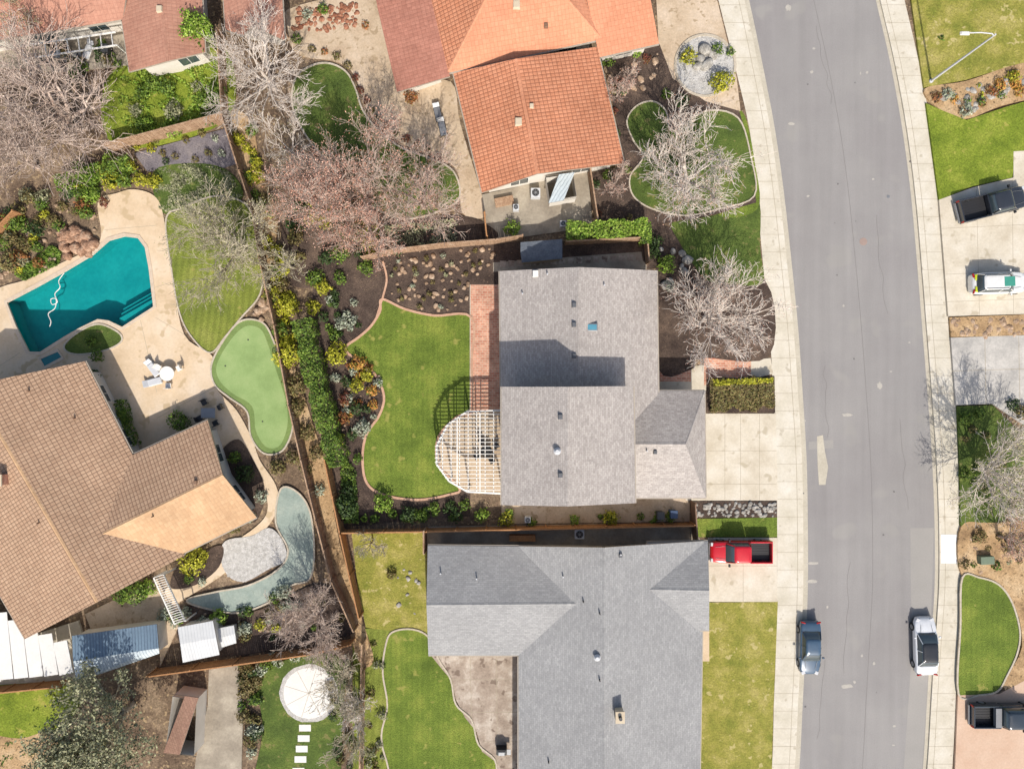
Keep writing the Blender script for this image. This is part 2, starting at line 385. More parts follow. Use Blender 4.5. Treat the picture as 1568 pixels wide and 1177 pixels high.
def tree(x,y,rpx,height,bark='bark',bud=None,nb=1,bs=.05,seed=1,limbs=6,ch=(5,5,5,2),name='bare_tree',tw=.014,squash=1):
    rnd=random.Random(seed); R=rpx*S; segs=[];tips=[]
    def rv(): return Vector((rnd.gauss(0,1),rnd.gauss(0,1),rnd.gauss(0,1)))
    def grow(p,d,L,r,lev):
        n=(4,4,3,3,2)[lev]
        kids=ch[lev] if lev<4 else 0; done=0
        for i in range(n):
            d=(d+rv()*.13+Vector((0,0,.07))).normalized(); q=p+d*(L/n); r2=max(tw*.6,r*(1-.2*(1+(lev>2))*1.0*(1 if i else .6)))
            segs.append((p[:],q[:],r,r2)); p=q;r=r2
            want=int(round(kids*(i+1)/n))
            while done<want:
                done+=1
                ax=d.cross(rv()).normalized(); ang=rnd.uniform(.4,.85)
                cd=(d*math.cos(ang)+ax*math.sin(ang)); cd.z=cd.z*.8+.08
                grow(p,cd.normalized(),L*rnd.uniform(.5,.78)*(1-.25*i/n),max(tw,r*.6),lev+1)
        if lev>=2: tips.append(p)
    th=height*.22
    segs.append(((0,0,0),(0,0,th*.5),.045*R+.05,.036*R+.04)); segs.append(((0,0,th*.5),(.02*R,0,th),.036*R+.04,.032*R+.03))
    a0=rnd.uniform(0,6)
    for i in range(limbs):
        a=a0+2*math.pi*i/limbs+rnd.uniform(-.35,.35); e=rnd.uniform(.45,1.15) if i else 1.4
        grow(Vector((0,0,th*rnd.uniform(.75,1))),Vector((math.cos(a)*math.cos(e),math.sin(a)*math.cos(e),math.sin(e))),R*rnd.uniform(.65,.9),.026*R+.02,0)
    T=np.array([t[:] for t in tips]); rr=np.percentile(np.hypot(T[:,0],T[:,1]),93); zz=np.percentile(T[:,2],97)
    V,F=segmesh(segs); sc=np.array([R/rr,R/rr*squash,height/zz]); 
    V=V*sc; T=T*sc
    e=W(x,y,height*.55); par=empty(name,(e.x,e.y,GZ))
    fastobj('trunk_and_branches',V,F,M[bark],par)
    if bud:
        P=np.repeat(T,nb,0)+rng.normal(size=(len(T)*nb,3))*(.1+bs*.8)
        V,F=quads(P,rng.normal(size=(len(P),3))+np.array([0,0,.9]),bs); fastobj('foliage',V,F,M[bud],par)
    return par
_ico=None
def rocks(name,pts,r0,r1,mat,flat=.6):
    global _ico
    if _ico is None:
        import bmesh
        bm=bmesh.new(); bmesh.ops.create_icosphere(bm,subdivisions=2,radius=1)
        _ico=(np.array([v.co[:] for v in bm.verts]),np.array([[v.index for v in f.verts] for f in bm.faces])); bm.free()
    V0,F0=_ico; Vs=[];Fs=[]
    for i,(x,y) in enumerate(pts):
        r=random.uniform(r0,r1); w=W(x,y,GZ)
        q=V0*(1+.22*np.sin(V0@rng.normal(size=(3,3))*2.2+rng.uniform(0,6,3)).mean(1,keepdims=True)*1.4)
        q=np.clip(q,-.85,.85)*r*np.array([rng.uniform(.8,1.35),rng.uniform(.7,1.1),flat])
        a=random.uniform(0,6.3); c,s_=math.cos(a),math.sin(a); q=q@np.array([[c,s_,0],[-s_,c,0],[0,0,1]])
        Vs.append(q+np.array([w.x,w.y,GZ+.02+r*flat*.4])); Fs.append(F0+i*len(V0))
    return fastobj(name,np.concatenate(Vs),np.concatenate(Fs),M[mat])
def fence(path,h=1.8,mat='wood',name='wooden_fence'):
    V=[];F=[]
    pts=[W(x,y,0) for x,y in path]
    for a,b in zip(pts[:-1],pts[1:]):
        L=(b-a).length; d=(b-a).normalized(); rot=math.atan2(d.y,d.x); n=max(1,int(L/.16))
        for i in range(n):
            q=a+d*((i+.5)*L/n); boxgeo(V,F,q.x+random.uniform(-.008,.008),q.y+random.uniform(-.008,.008),.05,L/n*.92,.03,h+random.uniform(-.03,.02),rot)
        m=max(1,int(L/2.4)); nn=Vector((-d.y,d.x,0))*.075
        for i in range(m+1):
            q=a+d*(i*L/m)+nn; boxgeo(V,F,q.x,q.y,.05,.1,.1,h+.08,rot)
        for z in (.4,h-.2):
            q=(a+b)/2+nn*.75; boxgeo(V,F,q.x,q.y,z,L,.045,.09,rot)
        q=(a+b)/2+nn*.3; boxgeo(V,F,q.x,q.y,h+.075,L,.11,.03,rot)
    return obj(name,V,F,M[mat])
# ---------------------------------------------------------------- base ground + road
YS=[-900,-500,-300,-120,0,100,200,300,400,500,600,700,800,900,1000,1080,1177,1300,1500,1700,2100]
CL=[760,980,1060,1112,1140,1161,1180,1194,1205,1215,1222,1228,1230,1230,1226,1222,1217,1206,1182,1150,1060]
SL=[w-o for w,o in zip(CL,[44,44,42,40,40,36,32,35,37,37,38,40,40,40,38,37,35,36,38,38,38])]
CR=[990,1200,1272,1320,1348,1371,1389,1402,1411,1419,1427,1434,1438,1438,1431,1426,1420,1408,1384,1352,1260]
SR=[w+o for w,o in zip(CR,[40,40,40,38,37,37,37,36,36,37,36,35,34,35,36,37,38,38,38,38,38])]
def line(xs,off=0): return catmull([(x+off,y) for x,y in zip(xs,YS)],False,4)
def strip(name,A,B,z,mat,low=None,parent=None):
    return slab(name,[W(x,y,z)[:2] for x,y in A]+[W(x,y,z)[:2] for x,y in reversed(B)],z,low,M[mat],parent=parent)
pool_pts=[(8,462),(55,437),(100,412),(140,388),(165,366),(190,359),(212,362),(224,378),(230,410),(237,470),(212,487),(187,503),(165,493),(150,491),(125,503),(100,517),(62,541),(42,540),(22,500)]
spa_px=[(60,548),(88,536),(96,548),(68,563)]
hole=[W(x,y,GZ)[:2] for x,y in pool_pts]
far=260
L1=line(SL); R1=line(SR)
lw=[W(x,y,GZ)[:2] for x,y in L1]; rw=[W(x,y,GZ)[:2] for x,y in R1]
slab('ground',[(-far,-far),(far,-far),(far,far),(-far,far)],-.02,None,M['soil'],[hole])
slab('garden_ground',[(-far,lw[0][1])]+[(-far,lw[-1][1])]+list(reversed(lw)),GZ,-.01,M['soil'],[hole])
slab('garden_ground',list(rw)+[(far,rw[-1][1]),(far,rw[0][1])],GZ,-.01,M['soil'])
strip('road',line(CL),line(CR),.0,'asphalt')
strip('gutter',line(CL),line(CL,7),.006,'gutter'); strip('gutter',line(CR,-7),line(CR),.006,'gutter')
swl=strip('sidewalk',L1,line(CL),GZ+.012,'walk',-.01); swr=strip('sidewalk',line(CR),R1,GZ+.012,'walk',-.01)
def jline(name,a,b,w=.05,z=None,parent=None,mat='joint'):
    z=z or zc[0]+.004
    ribbon(name,[a,b],w,z-.004,z,M[mat],False,False,parent)
def joints(A,B,par,off):
    V=[];F=[]
    y=-100
    while y<1300:
        xa=np.interp(y,YS,A); xb=np.interp(y,YS,B)
        p=W(xa,y,GZ);q=W(xb,y,GZ); boxgeo(V,F,(p.x+q.x)/2,(p.y+q.y)/2,GZ+.009,abs(q.x-p.x)-.02,.03,.006,.0); y+=27
    obj('expansion_joints',V,F,M['joint'],par)
    kx=[x+off for x in (B if off<0 else A)]
    ribbon('kerb_joint',line(kx),.04,GZ+.008,GZ+.015,M['joint'],False,False,par)
joints(SL,CL,swl,-9); joints(CR,SR,swr,9)
strip('asphalt_seam',[(1394,808),(1396,1000),(1384,1177),(1372,1300)],[(1430,808),(1424,1000),(1412,1177),(1400,1300)],.004,'asphalt2')
slab('road_patch',[W(x,y)[:2] for x,y in [(1251,668),(1260,666),(1263,690),(1268,715),(1264,742),(1254,742),(1252,712)]],.005,None,M['gutter'])
slab('road_patch',[W(x,y)[:2] for x,y in [(1238,676),(1276,673),(1276,686),(1238,688)]],.003,None,M['asphalt2'])
sp=nmat('road_stain',[C(172,168,160),C(188,182,172)],2,12,.2,.3)
rs=random.Random(3)
for (x,y,a,b) in [(1297,1050,11,4),(1297,635,9,3),(1207,12,5,6),(1245,862,10,3),(1243,890,10,3),(1212,190,5,3),(1347,590,5,6)]+[(rs.uniform(1180,1400),rs.uniform(40,1150),rs.uniform(1,3),rs.uniform(1,3)) for _ in range(18)]:
    slab('road_stain',[W(x+math.cos(t*.5236)*a*rs.uniform(.6,1.1),y+math.sin(t*.5236)*b*rs.uniform(.6,1.1))[:2] for t in range(12)],.007,None,sp)
dkst=nmat('asphalt_oil_mark',[C(96,93,92),C(120,117,115)],2,12,.2,.3)
for _ in range(14):
    x,y=rs.uniform(1200,1400),rs.uniform(20,1160); a=rs.uniform(.7,1.8)
    slab('oil_spot',[W(x+math.cos(t*.785)*a*rs.uniform(.6,1.2),y+math.sin(t*.785)*a*rs.uniform(.6,1.2))[:2] for t in range(8)],.009,None,dkst)
ckm=plain('crack_sealant',C(128,124,122),.8)
# longitudinal paving seam down the centre of the road and a few hairline cracks
ribbon('paving_seam',[(x*.5+x2*.5+2,y) for x,x2,y in zip(CL,CR,YS)],.035,.004,.008,ckm)
for x0,y0,ln,sx in ((1250,40,120,.2),(1340,330,150,.12),(1262,560,110,.05),(1380,640,140,.06),(1300,860,170,-.04),(1262,1010,120,-.08)):
    ribbon('hairline_crack',[(x0+sx*ln*t/8+rs.uniform(-2.5,2.5),y0+ln*t/8) for t in range(9)],.03,.004,.0085,ckm)
w=W(1322,370); cyl('manhole_cover',w.x,w.y,0,.33,.012,plain('cast_iron',C(158,138,128),.7))
w=W(1360,301); cyl('manhole_cover',w.x,w.y,0,.14,.01,M['gray'])
slab('sidewalk_panel',[W(x,y,GZ+.018)[:2] for x,y in [(1441,818),(1472,818),(1472,862),(1441,862)]],GZ+.018,GZ,nmat('fresh_concrete',[C(236,236,234,.85),C(242,242,240,.88)],1,8,.04,.1))
patch('neighbourhood_grass',[(-1500,-900),(700,-900),(1000,-110),(-1500,-110)],'lawndry',False)
patch('neighbourhood_grass',[(-1500,-110),(-75,-110),(-75,1250),(-1500,1250)],'lawndry',False)
patch('neighbourhood_grass',[(-1500,1250),(1160,1250),(1100,2000),(-1500,2000)],'lawndry',False)
patch('neighbourhood_grass',[(1665,-600),(2900,-600),(2900,1900),(1665,1900)],'lawndry',False)
# ---------------------------------------------------------------- ground patches: centre property
patch('mulch_bed',[(480,440),(560,400),(640,380),(762,371),(990,368),(1010,372),(1010,410),(985,412),(765,415),(765,440),(720,470),(720,790),(650,795),(540,805),(520,760),(505,700),(480,600),(462,520)],'mulch',False)
patch('lawn',[(585,458),(620,473),(665,483),(722,486),(722,560),(724,628),(700,638),(674,664),(668,690),(674,716),(704,748),(688,757),(640,765),(590,758),(562,740),(555,702),(561,665),(580,637),(588,608),(577,577),(555,556),(533,541),(530,530),(548,517),(568,499),(582,476)],'lawn',True,'edging',.2)
patch('brick_patio',[(720,436),(764,436),(766,630),(720,630)],'brick',False,'edgew',.08,.01)
patch('patio',[(768,628),(715,630),(685,650),(670,680),(670,712),(690,738),(718,753),(768,755)],'tanpatio',False)
ribbon('garden_edging',[(586,400),(592,425),(588,448),(575,490)],.16,.1,.2,M['edging'])
patch('side_path',[(755,402),(990,385),(990,412),(755,416)],'sideyard',False)
V=[];F=[]
for i in range(17):
    w=W(770+i*13,404-i*.6,.16); boxgeo(V,F,w.x,w.y,GZ,.5,.5,.07,random.uniform(-.1,.1))
obj('stepping_stones',V,F,M['patiogray'])
patch('side_yard',[(768,770),(1056,758),(1056,798),(768,802)],'tanpatio',False)
d=patch('driveway',[(1079,633),(1188,633),(1191,766),(1050,766),(1050,755),(1079,755)],'concrete',False)
for a,b in (((1080,690),(1189,690)),((1080,741),(1189,741)),((1134,634),(1134,765)),((1110,634),(1110,765)),((1163,634),(1163,765))): jline('joint',a,b,.03,parent=d)
patch('front_walk',[(1008,566),(1180,548),(1184,572),(1080,598),(1008,598)],'concrete',False)
patch('brick_path',[(1078,545),(1150,543),(1150,575),(1078,590)],'brick',False)
patch('brick_path',[(1010,568),(1058,566),(1058,584),(1010,584)],'brick',False)
patch('mulch_bed',[(985,345),(1030,350),(1060,380),(1070,430),(1172,430),(1178,545),(1075,548),(1060,565),(1008,565),(1005,410),(985,400)],'mulch',True)
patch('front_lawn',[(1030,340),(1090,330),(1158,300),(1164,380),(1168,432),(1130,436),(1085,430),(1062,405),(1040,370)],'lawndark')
patch('front_lawn',[(1120,180),(1140,176),(1156,250),(1160,320),(1100,330),(1110,280)],'lawn')
patch('hedge_bed',[(1082,580),(1186,576),(1187,632),(1080,632)],'mulch',False)
patch('rock_bed',[(1056,767),(1190,767),(1190,792),(1060,792)],'mulch',False)
patch('front_lawn',[(1064,794),(1190,792),(1190,822),(1064,822)],'lawn',False)
# south neighbour
d=patch('driveway',[(1084,823),(1190,823),(1190,921),(1084,921)],'concrete',False)
for a,b in (((1085,866),(1190,866)),((1138,823),(1138,921))): jline('joint',a,b,.03,parent=d)
patch('front_lawn',[(1084,922),(1191,921),(1188,1000),(1184,1090),(1181,1220),(1066,1230),(1066,1012),(1086,1012)],'lawndry',False)
patch('entry_step',[(1066,962),(1086,962),(1086,1012),(1066,1012)],'deck',False)
patch('side_yard',[(654,806),(1058,800),(1080,840),(900,850),(654,842)],'sideyard',False)
patch('rear_lawn',[(538,812),(652,810),(656,975),(600,968),(560,960),(548,900)],'lawndry',False)
patch('rear_lawn',[(540,960),(600,965),(655,968),(655,1240),(540,1240)],'lawnstripe',False)
patch('rear_lawn',[(600,968),(630,963),(656,975),(672,1010),(690,1040),(698,1078),(722,1102),(733,1140),(760,1170),(740,1230),(620,1230),(592,1165),(584,1125),(593,1080),(586,1030),(590,990)],'lawn',True,'edgew',.14)
d=patch('rear_patio',[(660,1003),(798,1003),(798,1240),(770,1200),(758,1165),(738,1150),(730,1120),(712,1098),(698,1070),(692,1042),(672,1018)],'patiogray',False)
for a,b in (((720,1004),(722,1104)),((760,1004),(762,1170)),((690,1040),(796,1040)),((716,1090),(796,1090)),((738,1135),(796,1135))): jline('joint',a,b,.04,parent=d)
# orange house yard
patch('tan_patio',[(440,15),(580,0),(620,120),(690,125),(705,190),(738,300),(742,332),(708,326),(700,262),(660,236),(620,222),(585,195),(560,165),(548,128),(533,104),(505,92),(470,88),(445,70)],'tanpatio')
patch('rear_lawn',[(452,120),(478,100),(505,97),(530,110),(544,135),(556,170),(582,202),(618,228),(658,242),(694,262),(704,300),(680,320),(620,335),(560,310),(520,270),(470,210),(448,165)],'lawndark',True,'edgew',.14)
patch('side_patio',[(738,298),(900,262),(908,348),(760,368),(742,362)],'sideyard',False)
patch('driveway',[(1002,-60),(1085,-60),(1098,0),(1128,120),(1134,170),(1100,168),(1060,150),(1015,120),(1008,60)],'tanpatio',False)
patch('mulch_bed',[(925,80),(1010,68),(1030,120),(1080,155),(1132,170),(1150,230),(1158,310),(1090,330),(1000,345),(912,340),(905,265),(955,250)],'mulch',False)
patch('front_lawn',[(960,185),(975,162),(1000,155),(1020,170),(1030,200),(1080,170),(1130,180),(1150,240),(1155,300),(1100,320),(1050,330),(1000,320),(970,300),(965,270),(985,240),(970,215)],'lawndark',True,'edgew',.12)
patch('rock_planter',[(1080+46*math.cos(a),100+46*math.sin(a)*1.02) for a in [i*.5236 for i in range(12)]],'gravel',True,'edgew',.2)
patch('mulch_bed',[(440,330),(500,290),(590,330),(700,330),(740,340),(755,368),(600,388),(560,398),(480,440),(430,420)],'mulch')
# top-left properties
patch('weedy_grass',[(170,110),(330,60),(350,180),(180,225)],'lawnbright',True,jag=1)
patch('gray_mulch_bed',[(205,235),(352,195),(365,250),(300,270),(250,262),(225,262)],'graysoil',False)
patch('dirt_strip',[(352,185),(384,185),(400,260),(425,330),(420,400),(440,520),(470,620),(500,720),(520,830),(552,940),(572,1010),(548,1010),(520,900),(480,770),(450,630),(425,520),(402,400)],'dirt')
patch('groundcover_bed',[(235,262),(300,250),(350,262),(372,300),(330,320),(275,330),(245,320)],'lawndark')
patch('striped_lawn',[(254,335),(280,318),(330,300),(375,312),(392,350),(402,400),(398,450),(370,485),(345,515),(322,540),(295,518),(275,480),(262,410)],'lawnstripe',True,'edgew',.12)
dk=patch('pool_deck',[(150,308),(178,296),(205,290),(236,300),(250,330),(264,420),(282,512),(325,545),(330,592),(362,628),(386,672),(398,705),(422,742),(426,775),(405,812),(350,872),(290,912),(262,925),(255,900),(330,848),(392,806),(410,778),(400,745),(372,700),(330,690),(300,720),(180,760),(100,640),(0,640),(-60,640),(-60,470),(0,440),(40,428),(95,402),(140,380),(155,360)],'deck',True,holes=[hole])
zdk=zc[0]
for a,b in (((240,345),(160,352)),((268,430),(238,440)),((282,512),(238,486)),((215,490),(240,600)),((330,592),(240,640)),((30,540),(0,560))): jline('joint',a,b,.03,parent=dk)
patch('putting_green_fringe',[(348,512),(372,490),(402,494),(418,520),(432,565),(446,612),(448,655),(432,690),(404,694),(384,668),(378,630),(350,608),(328,588),(324,556)],'fringe',True,'edgew',.14)
patch('putting_green',[(352,522),(375,500),(398,503),(410,526),(424,570),(438,615),(440,652),(428,682),(408,684),(392,660),(386,622),(356,602),(336,582),(332,558)],'putting')
for x,y in ((402,645),(380,520),(345,560)):
    w=W(x,y,zc[0]); cyl('golf_cup',w.x,w.y,zc[0]+.001,.07,.006,M['dark'],None,12)
patch('garden_island',[(98,528),(120,508),(150,496),(180,508),(186,522),(165,535),(130,542),(105,540)],'lawndark',True,'edgew',.14)
patch('mulch_bed',[(335,700),(365,672),(392,712),(405,745),(402,775),(385,800),(350,760)],'mulch')
patch('flagstone_patio',[(430,748),(456,754),(475,785),(481,845),(474,886),(446,896),(420,918),(365,938),(310,930),(286,918),(330,906),(380,896),(425,872),(441,842),(422,800)],'pondpatio',True,'edgew',.14)
patch('gravel_bed',[(345,828),(385,820),(412,808),(432,826),(438,856),(410,872),(375,890),(350,882),(338,855)],'gravel')
patch('mulch_bed',[(275,930),(360,940),(420,925),(480,895),(520,910),(545,960),(500,980),(300,1005)],'mulch')
patch('round_bed',[(340,835),(300,850),(270,870),(262,900),(300,895),(335,868)],'mulch')
patch('gravel_path',[(320,1020),(365,1012),(372,1090),(368,1240),(290,1240),(300,1160),(318,1080)],'sideyard',False)
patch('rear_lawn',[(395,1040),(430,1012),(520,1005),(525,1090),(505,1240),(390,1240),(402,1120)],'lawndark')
pts=[(473+45*math.cos(i*.2618),1061+45*math.sin(i*.2618)) for i in range(24)]
patch('paver_ring',pts,'gravel',False,jag=1.2)
rp=patch('round_patio',[(473+39*math.cos(i*.2618),1061+39*math.sin(i*.2618)) for i in range(24)],'white',False)
for k in range(4):
    a=k*.785+.3; jline('joint',(473+38*math.cos(a),1061+38*math.sin(a)),(473-38*math.cos(a),1061-38*math.sin(a)),.03,parent=rp)
for i,(x,y) in enumerate([(467,1114),(465,1130),(462,1146),(460,1162),(457,1180)]):
    patch('stepping_stone',[(x-9,y-5),(x+9,y-5),(x+9,y+5),(x-9,y+5)],'white',False)
patch('rear_lawn',[(-60,1050),(60,1045),(120,1060),(100,1110),(40,1130),(-60,1125)],'lawnbright')
patch('dirt_bed',[(-60,1128),(30,1130),(80,1118),(110,1150),(120,1240),(-60,1240)],'dirt')
patch('concrete_pad',[(-60,935),(40,975),(120,950),(140,1020),(115,1040),(-60,1052)],'concrete',False)
patch('side_yard',[(130,940),(240,885),(275,955),(245,1020),(245,950),(140,965)],'tanpatio',False)
patch('gray_patio',[(-40,60),(190,35),(195,100),(90,110),(-40,100)],'sideyard',False)
# right of the road
patch('front_lawn',[(1387,-60),(1660,-60),(1660,80),(1560,98),(1480,122),(1415,134),(1404,60)],'lawndry',False)
patch('flower_bed',[(1416,136),(1480,124),(1560,98),(1660,85),(1660,130),(1540,160),(1480,182),(1440,168)],'dirt')
patch('front_lawn',[(1418,158),(1445,170),(1480,184),(1540,164),(1660,130),(1660,235),(1555,240),(1550,272),(1490,285),(1438,306),(1432,260)],'lawnbright',False)
d=patch('driveway',[(1438,306),(1490,287),(1552,272),(1552,232),(1660,225),(1660,478),(1452,484),(1444,380)],'concrete',False)
for a,b in (((1495,290),(1500,482)),((1550,275),(1552,480)),((1442,350),(1650,340)),((1448,420),(1650,412)),((1450,462),(1650,455))): jline('joint',a,b,.03,parent=d)
patch('rock_bed',[(1454,486),(1660,478),(1660,512),(1456,516)],'dirt',False)
d=patch('driveway',[(1456,517),(1660,510),(1660,600),(1568,650),(1520,618),(1464,620)],'graydrive',False)
for a,b in (((1508,516),(1510,618)),((1458,568),(1650,562)),((1560,514),(1562,630))): jline('joint',a,b,.04,parent=d)
patch('front_lawn',[(1466,622),(1520,620),(1560,660),(1660,680),(1660,800),(1471,805),(1470,720)],'lawndark',False)
patch('dirt_bed',[(1472,806),(1520,800),(1660,800),(1660,900),(1560,890),(1520,882),(1473,880)],'dirt')
patch('mulch_bed',[(1500,880),(1660,880),(1660,1050),(1540,1058),(1565,990),(1550,920)],'dirt')
patch('front_lawn',[(1474,884),(1500,884),(1530,895),(1550,922),(1562,965),(1558,1000),(1542,1035),(1528,1058),(1500,1064),(1468,1062),(1471,960)],'lawn',True,'edgew',.14)
patch('driveway',[(1467,1064),(1530,1062),(1568,1042),(1660,1040),(1660,1240),(1460,1240)],'pinkdrive',False)
# ---------------------------------------------------------------- pool
pe=empty('swimming_pool')
wd=[W(x,y,GZ)[:2] for x,y in pool_pts]
n=len(wd); V=[(x,y,zdk) for x,y in wd]+[(x,y,-1.55) for x,y in wd]
F=[(i,(i+1)%n,n+(i+1)%n,n+i) for i in range(n)]; obj('pool_walls',V,F,M['poolshell'],pe)
slab('pool_floor',wd,-1.55,None,M['poolshell'],parent=pe)
slab('water',wd,-.04,None,M['water'],parent=pe)
ribbon('coping',pool_pts,.3,GZ,zdk+.035,M['coping'],True,False,pe)
for i in range(3):
    slab('step',[W(*p,0)[:2] for p in [(185-i*1,501-i*7),(236-i*1,471-i*7),(234,456-i*8),(180,487-i*8)]],-.25-.3*i,-1.5,M['poolshell'],parent=pe)
tube('cleaner_hose',[tuple(W(x,y)[:2])+(.0,) for x,y in catmull([(98,418),(90,430),(92,440),(84,450),(88,462),(80,466),(78,458),(86,458),(84,472),(74,480),(78,492),(76,500)],False,5)],.035,M['trim'],pe)
slab('spa_water',[W(x,y,.2)[:2] for x,y in spa_px],zdk+.02,GZ,plain('spa_tile',C(40,120,126),.1),parent=pe)
ribbon('spa_coping',spa_px,.28,GZ,zdk+.06,M['coping'],True,False,pe)
rocks('waterfall_rocks',rpts([(92,352),(125,347),(150,372),(143,388),(104,403),(94,380)],46),.22,.55,'rockt',.9)
# ---------------------------------------------------------------- buildings
def tri_h(p,tris):
    best=None
    for a,b,c in tris:
        det=(b.y-c.y)*(a.x-c.x)+(c.x-b.x)*(a.y-c.y)
        if abs(det)<1e-9: continue
        l1=((b.y-c.y)*(p[0]-c.x)+(c.x-b.x)*(p[1]-c.y))/det; l2=((c.y-a.y)*(p[0]-c.x)+(a.x-c.x)*(p[1]-c.y))/det; l3=1-l1-l2
        if min(l1,l2,l3)>-.001:
            z=l1*a.z+l2*b.z+l3*c.z
            if best is None or z>best: best=z
    return best
def building(name,sections,wall='wall',trim='trimt',inset=.5,windows=True,thick=.16):
    par=empty(name); alltris=[]
    for si,sec in enumerate(sections):
        faces=sec['f']; mats=sec.get('m','shingle'); tris=[]
        V=[];F=[];UV=[];mi=[]; ml=[]
        edges={}
        if isinstance(mats,str): mats=[mats]*len(faces)
        for fi,f in enumerate(faces):
            P=[W(*p) for p in f]
            nrm=Vector((0,0,0))
            for i in range(1,len(P)-1): nrm+=(P[i]-P[0]).cross(P[i+1]-P[0])
            if nrm.z<0: P.reverse(); nrm=-nrm
            nrm.normalize()
            u=Vector((0,0,1)).cross(nrm); u=u.normalized() if u.length>.01 else Vector((1,0,0)); v=nrm.cross(u)
            b=len(V); V+=P; t=[(0,i,i+1) for i in range(1,len(P)-1)]
            if mats[fi] not in ml: ml.append(mats[fi])
            for q in t:
                F.append(tuple(b+i for i in q)); mi.append(ml.index(mats[fi])); UV.append([(P[i].dot(u),P[i].dot(v)) for i in q]); tris.append(tuple(P[i] for i in q))
            for i in range(len(P)):
                a_,b_=P[i],P[(i+1)%len(P)]; k=frozenset(((round(a_.x,2),round(a_.y,2)),(round(b_.x,2),round(b_.y,2))))
                edges.setdefault(k,[]).append((a_,b_))
        obj('roof',V,F,None,par,mats=[M[x] for x in ml],idx=mi,uv=UV)
        VV=[(v.x,v.y,v.z-thick) for v in V]; obj('soffit',VV,[tuple(reversed(f)) for f in F],M[trim],par)
        FV=[];FF=[]
        ridge=[]
        for k,e in edges.items():
            if len(e)==1:
                a_,b_=e[0]; o=len(FV); d=(b_-a_).normalized(); out=Vector((d.y,-d.x,0))*.004
                FV+=[a_+out,b_+out,b_+out-Vector((0,0,thick+.02)),a_+out-Vector((0,0,thick+.02))]; FF.append((o,o+3,o+2,o+1))
                if abs(a_.z-b_.z)<.25 and sec.get('gut',True):
                    mid=(a_+b_)/2+out*12; boxgeo(FV,FF,mid.x,mid.y,min(a_.z,b_.z)-.15,(b_-a_).length,.08,.1,math.atan2(d.y,d.x))
            elif e[0][0].z>sec.get('ez',2.95): ridge.append(e[0])
        obj('fascia',FV,FF,M[trim],par)
        if ridge and sec.get('cap',True):
            RV=[];RF=[];RU=[]
            for a_,b_ in ridge:
                L=(b_-a_).length; d=(b_-a_).normalized(); nn=Vector((-d.y,d.x,0)).normalized()*.13; k=max(1,int(L/.33))
                for i in range(k):
                    p,q=a_+d*(i*L/k),a_+d*((i+.97)*L/k); o=len(RV)
                    for z0,pp in ((.03,p),(.022,q)):
                        RV+=[pp+nn-Vector((0,0,.035)),pp+Vector((0,0,z0)),pp-nn-Vector((0,0,.035))]
                    RF+=[(o,o+1,o+4,o+3),(o+1,o+2,o+5,o+4)]
                    u0=i*.3+random.random()*5
                    RU+=[[(u0,.02),(u0+.1,.02),(u0+.1,.12),(u0,.12)]]*2
            obj('ridge_cap',RV,RF,M[sec.get('capm',ml[0]+'')],par,uv=RU)
        alltris+=tris
        fp=sec.get('w')
        if fp:
            hh=sec.get('eh',2.9); P=[W(x,y,hh).xy for x,y in fp]
            area=sum(P[i].x*P[(i+1)%len(P)].y-P[(i+1)%len(P)].x*P[i].y for i in range(len(P)))
            if area<0: P.reverse()
            Q=[]
            for i in range(len(P)):
                a_,b_,c_=P[i-1],P[i],P[(i+1)%len(P)]
                d1=(b_-a_).normalized();d2=(c_-b_).normalized(); n1=Vector((-d1.y,d1.x));n2=Vector((-d2.y,d2.x))
                bb=(n1+n2).normalized(); Q.append(b_+bb*(inset/max(.4,bb.dot(n1))))
            WV=[];WF=[];GV=[];GF=[];TV=[];TF=[]
            for i in range(len(Q)):
                a_,b_=Q[i],Q[(i+1)%len(Q)]; L=(b_-a_).length; k=max(1,int(L/.35)); d=(b_-a_).normalized(); out=Vector((d.y,-d.x)); rot=math.atan2(d.y,d.x)
                base=len(WV); last=hh
                for j in range(k+1):
                    p=a_.lerp(b_,j/k); z=tri_h(p,tris); z=(z-thick*.7) if z else last
                    last=z
                    WV+=[(p.x,p.y,0),(p.x,p.y,z)]
                for j in range(k): WF.append((base+2*j,base+2*j+2,base+2*j+3,base+2*j+1))
                if windows and L>2.4:
                    m_=max(1,int(L/3.6))
                    for j in range(m_):
                        p=a_+d*((j+.5)*L/m_)
                        for z in ([1.0,3.6] if hh>4.5 else [1.0]):
                            q=p+out*.03; boxgeo(TV,TF,q.x,q.y,z-.08,1.6,.06,1.36,rot)
                            q1=p+out*.055-d*.38; q2=p+out*.055+d*.38
                            boxgeo(GV,GF,q1.x,q1.y,z,.7,.05,1.2,rot); boxgeo(GV,GF,q2.x,q2.y,z,.7,.05,1.2,rot)
            obj('walls',WV,WF,M[wall],par)
            if GV: obj('window_glass',GV,GF,M['glass'],par); obj('window_frames',TV,TF,M['trim'],par)
    def onroof(x,y):
        h=3.5
        for _ in range(8):
            p=W(x,y,h); z=tri_h(p,alltris)
            if z is None: break
            h=z
        return W(x,y,h)
    return par,onroof
